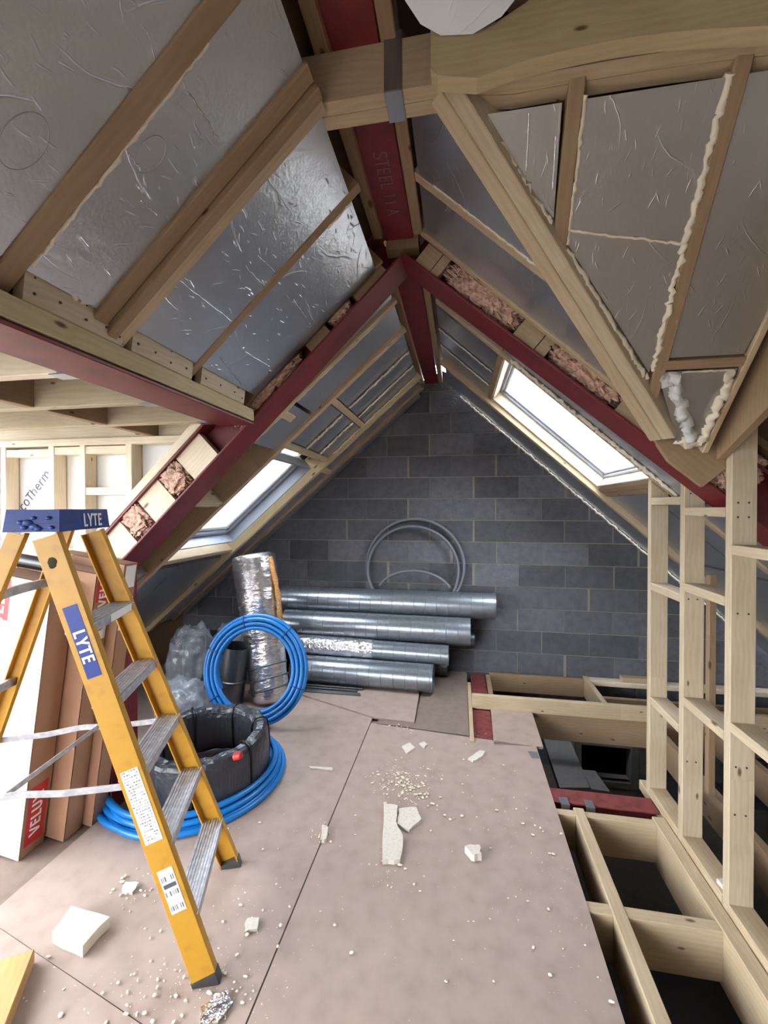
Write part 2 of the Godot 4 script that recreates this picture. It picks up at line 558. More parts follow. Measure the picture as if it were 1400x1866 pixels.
# ------------------------------------------------------------------ the place
func _ready() -> void:
	rng.seed = 20240611
	fnl.seed = 4
	fnl.frequency = 0.35
	var cam := Camera3D.new()
	cam.name = "camera"
	add_child(cam)
	cam.position = Vector3(0, 1.7, 0)
	cam.rotation = Vector3(deg_to_rad(-0.6), deg_to_rad(10.03), 0)
	cam.fov = 100.2
	cam.near = 0.02
	cam.current = true
	var env := Environment.new()
	var sky := Sky.new()
	var sm := ProceduralSkyMaterial.new()
	sm.sky_top_color = Color(0.93, 0.96, 1.0)
	sm.sky_horizon_color = Color(0.97, 0.98, 1.0)
	sm.sky_curve = 0.2
	sm.ground_horizon_color = Color(0.72, 0.73, 0.74)
	sm.ground_bottom_color = Color(0.42, 0.42, 0.41)
	sm.energy_multiplier = 9.0
	sky.sky_material = sm
	env.background_mode = Environment.BG_SKY
	env.sky = sky
	env.tonemap_mode = Environment.TONE_MAPPER_LINEAR
	env.tonemap_exposure = 3.0
	env.sdfgi_enabled = true
	env.ssao_enabled = true
	env.ssil_enabled = true
	var we := WorldEnvironment.new()
	we.name = "world_environment"
	we.environment = env
	add_child(we)

	make_materials()
	build_back_wall()
	build_shell()
	build_ceiling()
	build_left_wall()
	build_windows()
	build_floor()
	build_steel()
	build_partition()
	build_sheets()
	build_ladder()
	build_boxes()
	build_ducts()
	build_coils()
	build_debris()

func build_back_wall() -> void:
	var w := structure("wall_back", "dark grey concrete block gable wall")
	var zf := -4.53
	var gable := PackedVector2Array([Vector2(-3.3, -2.6), Vector2(3.3, -2.6), Vector2(3.3, 0.05), Vector2(0.0, 3.03), Vector2(-0.18, 3.13), Vector2(-0.42, 3.02), Vector2(-3.3, 0.50)])
	var hole := Rect2(1.2, -1.0, 0.46, 0.33)
	var st := mb()
	# the mortar bed, with the hole left open
	for pl in [[Vector2(-3.3, -2.6), Vector2(1.2, -2.6), Vector2(1.2, 1.945), Vector2(0.0, 3.03), Vector2(-0.18, 3.13), Vector2(-0.42, 3.02), Vector2(-3.3, 0.50)], [Vector2(1.66, -2.6), Vector2(3.3, -2.6), Vector2(3.3, 0.05), Vector2(1.66, 1.53)], [Vector2(1.2, -2.6), Vector2(1.66, -2.6), Vector2(1.66, -1.0), Vector2(1.2, -1.0)], [Vector2(1.2, -0.67), Vector2(1.66, -0.67), Vector2(1.66, 1.53), Vector2(1.2, 1.945)]]:
		var pts := []
		for p in pl:
			pts.append(Vector3(p.x, p.y, zf - 0.006))
		slab(st, pts, Vector3(0, 0, -1), 0.12)
	obj("mortar", st, M.mortar, w)
	var count := 0
	for row in range(-3, 22):
		var y1 := 2.463 + 0.45 - 0.225 * row
		var y0 := y1 - 0.215
		if y1 > 3.2:
			continue
		var shift := -0.759 + (0.225 if posmod(row, 2) == 1 else 0.0)
		for k in range(-7, 10):
			var x0 := shift + 0.45 * k + rng.randf_range(-0.012, 0.012)
			var rect := PackedVector2Array([Vector2(x0 + 0.005, y0), Vector2(x0 + 0.445, y0), Vector2(x0 + 0.445, y1), Vector2(x0 + 0.005, y1)])
			if y1 < -1.1:
				continue
			if Rect2(x0, y0, 0.44, 0.215).intersects(hole):
				continue
			var tone := rng.randi_range(0, 4)
			var proud := rng.randf_range(0.0, 0.004)
			for pl in Geometry2D.intersect_polygons(rect, gable):
				if pl.size() < 3:
					continue
				var pts := []
				for p in pl:
					pts.append(Vector3(p.x, p.y, zf + proud))
				var sb := mb()
				slab(sb, pts, Vector3(0, 0, -1), 0.09)
				obj("block", sb, M["block_%d" % tone], w)
				count += 1
	# the opening low in the wall, with its pale surround
	st = mb()
	box(st, Vector3(1.14, -1.06, zf - 0.05), Vector3(1.2, -0.61, zf + 0.02))
	box(st, Vector3(1.66, -1.06, zf - 0.05), Vector3(1.72, -0.61, zf + 0.02))
	box(st, Vector3(1.2, -1.06, zf - 0.05), Vector3(1.66, -1.0, zf + 0.02))
	obj("opening_surround", st, M.grey_board, w)
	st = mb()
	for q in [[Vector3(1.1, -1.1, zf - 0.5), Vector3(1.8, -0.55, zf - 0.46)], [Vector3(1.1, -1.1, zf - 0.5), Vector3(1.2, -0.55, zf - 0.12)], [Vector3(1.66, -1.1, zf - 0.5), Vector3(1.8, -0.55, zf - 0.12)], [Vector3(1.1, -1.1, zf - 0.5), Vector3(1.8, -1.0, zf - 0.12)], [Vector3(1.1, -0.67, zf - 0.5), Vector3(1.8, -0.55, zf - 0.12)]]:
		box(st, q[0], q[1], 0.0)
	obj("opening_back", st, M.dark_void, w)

func build_shell() -> void:
	# what closes the room round the view: outer walls, the roof deck, the storey below
	var st := mb()
	var r := structure("wall_right")
	box(st, Vector3(3.2, -2.6, -4.6), Vector3(3.3, 3.6, 2.4), 0.0)
	obj("panel", st, M.plaster, r)
	var f := structure("wall_front")
	for b in [[Vector3(-1.2, -2.6, 2.3), Vector3(3.3, 3.6, 2.4)], [Vector3(-3.3, -2.6, 2.3), Vector3(-1.2, 0.4, 2.4)], [Vector3(-3.3, 2.2, 2.3), Vector3(-1.2, 3.6, 2.4)]]:
		st = mb()
		box(st, b[0], b[1], 0.0)
		obj("panel", st, M.plaster, f)
	var l := structure("wall_dormer")
	for b in [[Vector3(-3.3, -2.6, -4.6), Vector3(-3.2, 0.3, 2.4)], [Vector3(-3.3, 2.3, -2.6), Vector3(-3.2, 3.6, 2.4)], [Vector3(-3.3, 0.3, -4.6), Vector3(-3.2, 2.3, -2.28)], [Vector3(-3.3, 0.3, 2.2), Vector3(-3.2, 2.3, 2.4)]]:
		st = mb()
		box(st, b[0], b[1], 0.0)
		obj("panel", st, M.deck if b[0].z < -4.0 else M.plaster, l)
	l.name = "wall_side"
	# the storey below
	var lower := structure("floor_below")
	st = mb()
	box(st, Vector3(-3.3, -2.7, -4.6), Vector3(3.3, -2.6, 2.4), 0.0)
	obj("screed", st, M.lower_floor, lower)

func build_ceiling() -> void:
	var c := structure("ceiling", "raftered roof lined with foil-faced insulation boards")
	var st := mb()
	# ---- the boarded deck over everything
	var decks := [
		[[left_near(-0.28, 2.4), left_near(-1.02, 2.4), left_near(-1.02, -2.2), left_near(-0.28, -2.2)], OUT_LN, 0.15],
		[[right_main(-0.28, -1.15), right_main(0.02, -1.15), right_main(1.0, -2.07), right_main(-0.28, -2.07)], OUT_R, 0.17],
	]
	for d in decks:
		st = mb()
		var n: Vector3 = d[1].normalized()
		var pts := []
		for p in d[0]:
			pts.append(p + n * d[2])
		slab(st, pts, n, 0.03)
		obj("roof_deck", st, M.deck, c)
	# far bay, left and right, each round its roof window
	for side in 2:
		var fn: Callable = left_far if side == 0 else right_main
		var out: Vector3 = (OUT_LF if side == 0 else OUT_R).normalized()
		var e := -0.28
		var far_x := -3.3 if side == 0 else 3.3
		var h0 := -1.30 if side == 0 else 0.27
		var h1 := -2.10 if side == 0 else 1.10
		var za := -2.86 if side == 0 else -2.78
		var zb := -3.70 if side == 0 else -3.72
		var ze := -4.65 if side == 0 else -4.505
		for q in [[e, h0, -2.05, ze], [h1, far_x, -2.50 if side == 0 else -2.05, ze], [h0, h1, -2.30 if side == 0 else -2.05, za], [h0, h1, zb, ze]]:
			st = mb()
			slab(st, [fn.call(q[0], q[2]) + out * 0.17, fn.call(q[1], q[2]) + out * 0.17, fn.call(q[1], q[3]) + out * 0.17, fn.call(q[0], q[3]) + out * 0.17], out, 0.03)
			obj("roof_deck", st, M.deck, c)
	# the wing on the right, the flat over the near end, the dormer flat
	st = mb()
	slab(st, [Vector3(-0.3, 3.26, -1.2), Vector3(3.3, 3.26, -1.2), Vector3(3.3, 1.96, -2.32), Vector3(1.0, 1.96, -2.32), Vector3(0.85, 2.20, -2.11)], OUT_W, 0.03)
	obj("roof_deck", st, M.deck, c)
	st = mb()
	slab(st, [Vector3(0.9, 0.0, -2.34), Vector3(3.3, 0.0, -2.34), Vector3(3.3, 2.1, -2.34), Vector3(0.9, 2.1, -2.34)].map(func(p): return Vector3(p.x, maxf(p.y, 3.05 - 0.9 * p.x), p.z)), Vector3(0, 0, -1), 0.03)
	obj("roof_deck", st, M.deck, c)
	st = mb()
	box(st, Vector3(-0.35, 3.34, -1.22), Vector3(3.3, 3.38, 2.4), 0.0)
	obj("roof_deck", st, M.deck, c)
	st = mb()
	box(st, Vector3(-3.3, 2.36, -2.6), Vector3(-1.1, 2.39, 2.4), 0.0)
	obj("roof_deck", st, M.deck, c)
	st = mb()
	box(st, Vector3(-0.62, 3.24, -4.65), Vector3(0.08, 3.28, 2.4), 0.0)
	obj("roof_deck", st, M.deck, c)

	# ---- near bay, left slope
	for p in [[-0.44, -0.815], [-0.87, -1.08], [-1.205, -1.545], [-1.58, -2.065]]:
		foil_panel(c, left_near, [[-0.405, p[0]], [-1.03, p[0]], [-1.03, p[1]], [-0.405, p[1]]], OUT_LN, M.foil)
	foil_panel(c, left_near, [[-0.405, 2.3], [-1.03, 2.3], [-1.03, -0.36], [-0.405, -0.36]], OUT_LN, M.foil_dull)
	rafter(c, left_near, -0.37, -1.12, -0.36, -0.44, OUT_LN, 0.12, 0.004, M.pine_old)
	rafter(c, left_near, -0.37, -1.12, -0.815, -0.87, OUT_LN, 0.12, 0.006, M.pine_old)
	rafter(c, left_near, -0.40, -1.10, -1.075, -1.125, OUT_LN, 0.12, 0.012, M.pine_old)
	rafter(c, left_near, -0.40, -1.10, -1.127, -1.165, OUT_LN, 0.12, 0.030, M.pine_old)
	rafter(c, left_near, -0.40, -1.10, -1.167, -1.21, OUT_LN, 0.12, 0.022, M.pine_b)
	rafter(c, left_near, -0.37, -1.10, -1.543, -1.583, OUT_LN, 0.12, 0.004, M.pine_old)
	rafter(c, left_near, -0.37, -1.10, -2.045, -2.068, OUT_LN, 0.10, 0.0, M.pine_old)
	# feet of the rafters: the plate on the steel and the blocks between
	st = mb()
	box(st, Vector3(-1.10, 2.145, -2.06), Vector3(-1.045, 2.205, 1.8))
	obj("plate", st, M.pine_green, c)
	for p in [[-0.44, -0.80], [-0.875, -1.185], [-1.225, -1.54], [-1.60, -1.955]]:
		st = mb()
		bar(st, Vector3(-1.055, 2.252, p[0]), Vector3(-1.055, 2.252, p[1]), 0.03, 0.09, Vector3(0.12, 1, 0))
		obj("rafter_block", st, M.pine, c)
	foam_line(c, Vector3(-1.035, 2.295, -0.88), Vector3(-1.035, 2.285, -1.06), 0.010, 3.0, M.foam, 0.03)
	foam_line(c, Vector3(-1.03, 2.297, -1.23), Vector3(-1.03, 2.297, -1.53), 0.006, 5.0, M.foam)
	foam_line(c, left_near(-0.55, -0.874), left_near(-1.02, -0.876), 0.005, 9.0, M.foam)
	foam_line(c, left_near(-0.41, -1.585), left_near(-0.50, -1.585), 0.006, 12.0, M.foam)
	# standing creases in the foil facing, and the faint printed ring
	for q in [[-0.875, -1.223, -0.872, -1.537], [-0.864, -1.213, -0.863, -1.261], [-0.740, -1.398, -0.738, -1.543], [-0.697, -1.732, -0.706, -1.959], [-0.919, -1.724, -0.912, -1.952], [-0.977, -1.626, -1.018, -1.881], [-0.618, -0.907, -0.620, -1.036], [-0.805, -0.975, -0.803, -1.033], [-0.762, -0.885, -0.765, -0.93], [-0.698, -1.409, -0.690, -1.535]]:
		st = mb()
		var path := []
		for i in 13:
			var t := i / 12.0
			path.append(left_near(lerpf(q[0], q[2], t) + 0.004 * fnl.get_noise_2d(t * 40.0, q[0] * 90.0), lerpf(q[1], q[3], t)))
		tube(st, path, 0.0028, 6)
		obj("foil_crease", st, M.crinkle_soft, c)
	for q in [[-0.86, -0.725, 0.045, 0.036], [-0.735, -0.925, 0.035, 0.03]]:
		st = mb()
		var loop := []
		for i in 28:
			loop.append(left_near(q[0] + cos(TAU * i / 28) * q[2], q[1] + sin(TAU * i / 28) * q[3]))
		tube(st, loop, 0.0011, 5, true)
		obj("printed_ring", st, M.print_faint, c)
	for z in [-0.90, -0.97, -1.05, -1.12, -1.17, -1.25, -1.33, -1.41, -1.50, -1.63, -1.74, -1.86, -1.93]:
		for y in [2.235, 2.275]:
			st = mb()
			lathe(st, Transform3D(Basis(Vector3(0, 0, 1), -PI * 0.5), Vector3(-1.0405, y + 0.006 * sin(z * 50.0), z)), [Vector2(0.0, 0.003), Vector2(0.003, 0.003), Vector2(0.004, 0.0)], 8)
			obj("screw_head", st, M.print_dark, c)
	# timber along the ridge steel
	for x in [-0.392, -0.198]:
		st = mb()
		box(st, Vector3(x - 0.022, 3.0, -2.05), Vector3(x + 0.022, 3.11, 1.0))
		obj("ridge_plate", st, M.pine_old, c)
		st = mb()
		box(st, Vector3(x - 0.02, 3.0, -4.5), Vector3(x + 0.02, 3.08, -2.30))
		obj("ridge_plate", st, M.pine_old, c)
	# ---- near bay, right slope
	foil_panel(c, right_main, [[-0.16, -1.24], [-0.03, -1.24], [0.46, -1.675], [-0.16, -1.675]], OUT_R, M.foil)
	foil_panel(c, right_main, [[-0.16, -1.72], [0.52, -1.72], [0.92, -2.04], [-0.16, -2.04]], OUT_R, M.foil)
	rafter(c, right_main, -0.18, 0.55, -1.675, -1.72, OUT_R, 0.10, 0.004, M.pine_b)
	rafter(c, right_main, -0.18, 0.95, -2.035, -2.07, OUT_R, 0.10, 0.010, M.pine_b)
	foam_line(c, right_main(-0.1, -1.672), right_main(0.44, -1.672), 0.004, 21.0, M.foam)
	# ---- the double valley rafter
	var va := Vector3(-0.06, 2.868, -1.205)
	var vb := Vector3(0.835, 1.985, -1.975)
	var vd := (vb - va).normalized()
	var vs := vd.cross(Vector3.UP).normalized()
	var vu := vs.cross(vd).normalized()
	for s in [[-0.0255, M.pine_b], [0.0255, M.pine]]:
		st = mb()
		bar(st, va + vs * s[0] + vu * 0.06, vb + vs * s[0] + vu * 0.06, 0.050, 0.12, vu)
		obj("valley_rafter", st, s[1], c)
	# ---- wing slope: its boards and rafters
	foil_panel(c, wing, [[0.04, -1.255], [0.275, -1.255], [0.29, -1.43]], OUT_W, M.foil_dull)
	foil_panel(c, wing, [[0.335, -1.255], [0.68, -1.255], [0.705, -1.775], [0.345, -1.48]], OUT_W, M.foil_dull)
	foil_panel(c, wing, [[0.728, -1.255], [1.08, -1.255], [1.0, -1.74], [0.755, -1.74]], OUT_W, M.foil_dull)
	foil_panel(c, wing, [[0.735, -1.775], [1.0, -1.775], [0.995, -1.985], [0.90, -1.985]], OUT_W, M.foil_dull)
	for q in [[0.306, -1.20, 0.318, -1.50, 0.042], [0.703, -1.20, 0.742, -1.84, 0.042], [1.035, -1.45, 1.012, -2.01, 0.024]]:
		st = mb()
		var n := OUT_W.normalized()
		var drop := 0.012 if q[0] > 1.0 else 0.008
		bar(st, wing(q[0], q[1]) + n * (0.06 - drop), wing(q[2], q[3]) + n * (0.06 - drop), q[4], 0.12, n)
		obj("wing_rafter", st, M.pine_old if q[0] < 1.0 else M.pine_b, c)
	st = mb()
	var nw := OUT_W.normalized()
	bar(st, wing(0.74, -1.757) + nw * 0.04, wing(1.02, -1.757) + nw * 0.04, 0.036, 0.1, nw)
	obj("noggin", st, M.pine_old, c)
	foam_line(c, wing(0.070, -1.265), wing(0.285, -1.44), 0.010, 31.0, M.foam, 0.01)
	foam_line(c, wing(0.334, -1.25), wing(0.342, -1.48), 0.007, 32.0, M.foam)
	foam_line(c, wing(0.345, -1.49), wing(0.70, -1.79), 0.009, 33.0, M.foam, 0.01)
	foam_line(c, wing(0.683, -1.25), wing(0.712, -1.77), 0.010, 34.0, M.foam, 0.01)
	foam_line(c, wing(0.345, -1.455), wing(0.70, -1.50), 0.004, 35.0, M.foam)
	foam_line(c, wing(0.735, -1.55), wing(0.742, -1.70), 0.005, 36.0, M.foam)
	foam_line(c, wing(0.74, -1.778), wing(0.99, -1.778), 0.004, 37.0, M.foam)
	foam_line(c, wing(0.99, -1.785), wing(0.985, -1.98), 0.018, 38.0, M.foam, 0.01)
	foam_line(c, wing(0.90, -1.98), wing(0.985, -1.985), 0.018, 39.0, M.foam, 0.01)
	foam_line(c, wing(0.745, -1.80), wing(0.80, -1.79), 0.022, 40.0, M.foam_grey, 0.01)
	foam_line(c, wing(0.80, -1.795), wing(0.93, -1.96), 0.020, 41.0, M.foam_grey, 0.02)
	for q in [[0.189, -1.262, 0.194, -1.345], [0.268, -1.30, 0.276, -1.38]]:
		st = mb()
		tube(st, [wing(q[0], q[1]), wing((q[0] + q[2]) * 0.5 + 0.001, (q[1] + q[3]) * 0.5), wing(q[2], q[3])], 0.0025, 6)
		obj("foil_crease", st, M.crinkle_soft, c)
	# timber at the foot of the valley
	st = mb()
	slab(st, [Vector3(0.90, 1.90, -2.05), Vector3(1.03, 1.79, -2.05), Vector3(1.13, 1.88, -2.05), Vector3(1.13, 2.02, -2.05), Vector3(0.80, 2.06, -2.05)], Vector3(0, 0, -1), 0.03)
	obj("gusset", st, M.pine_old, c)
	# wood boxing right of the wing boards
	st = mb()
	slab(st, [Vector3(1.075, 2.86, -1.25), Vector3(1.075, 2.3, -1.25), Vector3(1.075, 1.9, -2.04), Vector3(1.075, 2.05, -2.04)], Vector3(1, 0, 0), 0.03)
	obj("boxing", st, M.pine_old, c)
	# ---- far bay, left slope
	var fl := [
		[[-0.37, -2.28], [-1.05, -2.28], [-1.05, -2.42], [-0.37, -2.42]],
		[[-1.06, -2.28], [-1.70, -2.28], [-1.70, -2.42], [-1.06, -2.42]],
		[[-1.71, -2.28], [-3.1, -2.28], [-3.1, -2.42], [-1.71, -2.42]],
		[[-0.37, -2.46], [-0.98, -2.46], [-0.98, -2.80], [-0.37, -2.80]],
		[[-1.0, -2.46], [-1.26, -2.46], [-1.26, -2.80], [-1.0, -2.80]],
		[[-0.37, -2.86], [-0.84, -2.86], [-0.84, -3.19], [-0.37, -3.19]],
		[[-0.37, -3.21], [-0.84, -3.21], [-0.84, -3.51], [-0.37, -3.51]],
		[[-0.37, -3.53], [-0.84, -3.53], [-0.84, -3.8], [-0.37, -3.8]],
		[[-0.89, -2.86], [-1.18, -2.86], [-1.18, -3.19], [-0.89, -3.19]],
		[[-0.89, -3.21], [-1.18, -3.21], [-1.18, -3.51], [-0.89, -3.51]],
		[[-0.89, -3.53], [-1.18, -3.53], [-1.18, -3.8], [-0.89, -3.8]],
		[[-2.26, -2.46], [-3.1, -2.46], [-3.1, -3.15], [-2.26, -3.15]],
		[[-2.26, -3.17], [-3.1, -3.17], [-3.1, -3.80], [-2.26, -3.80]],
		[[-0.37, -3.92], [-3.1, -3.92], [-3.1, -4.20], [-0.37, -4.20]],
		[[-0.40, -4.26], [-3.1, -4.26], [-3.1, -4.50], [-0.40, -4.50]],
	]
	for o in fl:
		foil_panel(c, left_far, o, OUT_LF, M.foil, 0.012)
	rafter(c, left_far, -0.36, -3.1, -2.42, -2.46, OUT_LF, 0.12, 0.006, M.pine_b)
	rafter(c, left_far, -0.36, -3.1, -2.80, -2.855, OUT_LF, 0.18, 0.012, M.pine_b)
	rafter(c, left_far, -0.36, -3.1, -3.80, -3.86, OUT_LF, 0.18, 0.030, M.pine_green)
	rafter(c, left_far, -0.36, -3.1, -3.862, -3.915, OUT_LF, 0.14, 0.010, M.pine_old)
	rafter(c, left_far, -0.36, -3.1, -4.20, -4.26, OUT_LF, 0.12, 0.012, M.pine_old)
	for x in [[-0.865, -2.86, -3.80], [-1.21, -2.86, -3.80], [-2.18, -2.86, -3.80], [-1.68, -2.46, -2.80], [-1.06, -2.46, -2.62], [-1.30, -3.92, -4.20]]:
		st = mb()
		var nl := OUT_LF.normalized()
		var deep := 0.16 if x[0] < -1.2 else 0.06
		bar(st, left_far(x[0], x[1]) + nl * (deep * 0.5 - 0.004), left_far(x[0], x[2]) + nl * (deep * 0.5 - 0.004), 0.05, deep, nl)
		obj("trimmer", st, M.pine if x[0] < -1.2 else M.pine_b, c)
	foam_line(c, left_far(-0.4, -3.795), left_far(-1.15, -3.795), 0.006, 44.0, M.foam, 0.01)
	for z in [-3.20, -3.52]:
		foam_line(c, left_far(-0.38, z), left_far(-0.84, z), 0.008, z * 7.0, M.foam)
		foam_line(c, left_far(-0.89, z), left_far(-1.18, z), 0.009, z * 9.0, M.foam)
	foam_line(c, left_far(-0.45, -2.47), left_far(-1.2, -2.47), 0.004, 45.0, M.foam)
	# ---- far bay, right slope
	var fr := [
		[[-0.16, -2.28], [0.24, -2.28], [0.24, -2.74], [-0.16, -2.74]],
		[[-0.16, -2.80], [0.24, -2.80], [0.24, -3.10], [-0.16, -3.10]],
		[[-0.16, -3.12], [0.24, -3.12], [0.24, -3.42], [-0.16, -3.42]],
		[[-0.16, -3.44], [0.24, -3.44], [0.24, -3.74], [-0.16, -3.74]],
		[[-0.14, -3.94], [3.0, -3.94], [3.0, -4.475], [-0.14, -4.475]],
		[[0.26, -2.28], [1.25, -2.28], [1.25, -2.66], [0.26, -2.66]],
		[[1.27, -2.36], [1.75, -2.36], [1.75, -3.0], [1.27, -3.0]],
		[[1.19, -3.02], [1.75, -3.02], [1.75, -3.74], [1.19, -3.74]],
		[[1.77, -2.36], [3.0, -2.36], [3.0, -3.74], [1.77, -3.74]],
	]
	for o in fr:
		foil_panel(c, right_main, o, OUT_R, M.foil, 0.012)
	rafter(c, right_main, -0.15, 3.0, -3.75, -3.81, OUT_R, 0.18, 0.035, M.pine_b)
	rafter(c, right_main, -0.15, 3.0, -3.84, -3.92, OUT_R, 0.14, 0.006, M.pine_b)
	rafter(c, right_main, -0.15, 2.2, -2.68, -2.73, OUT_R, 0.18, 0.0, M.pine_b)
	for x in [[0.245, -2.75, -3.75], [1.13, -2.75, -3.75], [1.165, -2.75, -3.75]]:
		st = mb()
		var nr := OUT_R.normalized()
		bar(st, right_main(x[0], x[1]) + nr * 0.08, right_main(x[0], x[2]) + nr * 0.08, 0.045, 0.16, nr)
		obj("trimmer", st, M.pine_old, c)
	for z in [-3.11, -3.43]:
		foam_line(c, right_main(-0.15, z), right_main(0.22, z), 0.005, z * 10.0, M.foam)
	foam_line(c, right_main(0.0, -4.51), right_main(2.6, -4.51), 0.008, 63.0, M.foam, 0.01)
	foam_line(c, right_main(0.30, -2.665), right_main(1.20, -2.665), 0.010, 64.0, M.foam, 0.0)
	# ---- dormer: joists, noggins, hangers
	for j in [[-1.20, M.pine_pale], [-1.60, M.pine], [-2.0, M.pine], [-0.8, M.pine_pale], [-0.4, M.pine_pale]]:
		st = mb()
		box(st, Vector3(-3.2, 2.14, j[0] - 0.045), Vector3(-1.24, 2.345, j[0]))
		obj("dormer_joist", st, j[1], c)
		st = mb()
		box(st, Vector3(-1.33, 2.134, j[0] - 0.050), Vector3(-1.22, 2.139, j[0] + 0.005), 0.001)
		box(st, Vector3(-1.30, 2.139, j[0] + 0.001), Vector3(-1.24, 2.24, j[0] + 0.004), 0.001)
		obj("joist_hanger", st, M.steel, c)
	for j in [-0.845, -1.245, -1.645, -2.045]:
		st = mb()
		box(st, Vector3(-1.90, 2.142, j - 0.355), Vector3(-1.855, 2.34, j))
		obj("noggin", st, M.pine_old, c)

func build_left_wall() -> void:
	# the cheek of the dormer: studs with white insulation boards behind
	var w := structure("wall_left", "pale timber stud wall with white insulation boards")
	var st := mb()
	box(st, Vector3(-3.2, 2.10, -2.43), Vector3(-1.30, 2.145, -2.37))
	obj("top_plate", st, M.pine_pale, w)
	box(st, Vector3(-3.2, 2.145, -2.46), Vector3(-1.30, 2.35, -2.40))
	st = mb()
	box(st, Vector3(-3.2, 2.146, -2.44), Vector3(-1.30, 2.35, -2.395))
	obj("header", st, M.pine_pale, w)
	var foot := func(x: float) -> float: return 3.20 + 0.93 * x + 0.22
	for x in [[-3.03, -2.99], [-2.655, -2.61], [-2.415, -2.375], [-2.08, -2.035]]:
		st = mb()
		box(st, Vector3(x[0], foot.call(x[0]), -2.47), Vector3(x[1], 2.10, -2.38))
		obj("stud", st, M.pine_pale, w)
	for n in [[-2.99, -2.655, 2.06], [-2.61, -2.415, 2.07], [-2.375, -2.08, 2.07], [-2.375, -2.08, 1.805], [-2.99, -2.655, 1.405], [-2.61, -2.415, 1.405], [-2.375, -2.08, 1.405]]:
		st = mb()
		box(st, Vector3(n[0], n[2] - 0.024, -2.46), Vector3(n[1], n[2] + 0.024, -2.385))
		obj("noggin", st, M.pine_pale, w)
	var xs := [-3.2, -2.63, -2.05, -1.42]
	for i in 3:
		st = mb()
		var xa: float = xs[i] + 0.004
		var xb: float = xs[i + 1] - 0.004
		slab(st, [Vector3(xa, foot.call(xa), -2.475), Vector3(xb, foot.call(xb), -2.475), Vector3(xb, 2.12, -2.475), Vector3(xa, 2.12, -2.475)], Vector3(0, 0, -1), 0.06)
		var b := obj("insulation_board", st, M.insulation_white, w)
		if i == 0:
			words("lettering", "ecoTherm", 0.062, M.print_violet, b, Vector3(-2.885, 1.80, -2.472), Vector3(0.66, 0.75, 0), Vector3(-0.75, 0.66, 0), false)
	st = mb()
	slab(st, [Vector3(-3.2, foot.call(-3.2), -2.55), Vector3(-1.2, foot.call(-1.2), -2.55), Vector3(-1.2, 2.36, -2.55), Vector3(-3.2, 2.36, -2.55)], Vector3(0, 0, -1), 0.05)
	obj("sheathing", st, M.deck, w)
	# the main roof goes on outside the room below the dormer
	st = mb()
	slab(st, [Vector3(-1.3, foot.call(-1.3), -2.6), Vector3(-3.2, foot.call(-3.2), -2.6), Vector3(-3.2, foot.call(-3.2), -2.05), Vector3(-1.3, foot.call(-1.3), -2.05)].map(func(q): return q + Vector3(0, 0.02, 0)), Vector3(-0.93, 1, 0), 0.02)

func roof_window(called: String, f: Callable, out: Vector3, x0: float, x1: float, z0: float, z1: float, lift: float, reveal: Material, label: String, edge := 1.0) -> void:
	# reveals from the lining up to the frame, then frame, sash and pane
	var w := structure(called, label)
	var n := out.normalized()
	for r in [[x0, z0, x0, z1], [x1, z0, x1, z1], [x0, z0, x1, z0], [x0, z1, x1, z1]]:
		var st := mb()
		var a: Vector3 = f.call(r[0], r[1])
		var b: Vector3 = f.call(r[2], r[3])
		var mid: Vector3 = f.call((x0 + x1) * 0.5, (z0 + z1) * 0.5)
		var d := (b - a).normalized()
		var inward := (mid - (a + b) * 0.5)
		inward = (inward - d * inward.dot(d)).normalized()
		bar(st, a + n * (lift * 0.5 + 0.01) - inward * 0.008, b + n * (lift * 0.5 + 0.01) - inward * 0.008, 0.014, lift, n)
		obj("reveal", st, reveal, w)
		st = mb()
		bar(st, a + n * (lift + 0.03) + inward * 0.02 * edge, b + n * (lift + 0.03) + inward * 0.02 * edge, 0.045 * edge, 0.06, n, 0.008)
		obj("frame", st, M.window_grey, w)
		st = mb()
		bar(st, a + n * (lift + 0.05) + inward * 0.065 * edge, b + n * (lift + 0.05) + inward * 0.065 * edge, 0.045 * edge, 0.05, n, 0.008)
		obj("sash", st, M.window_white, w)
	var pts := []
	for q in [[x0, z0], [x1, z0], [x1, z1], [x0, z1]]:
		pts.append(f.call(q[0], q[1]) + n * (lift + 0.055))
	var sg := mb()
	slab(sg, pts, n, 0.006)
	obj("pane", sg, M.glass, w)

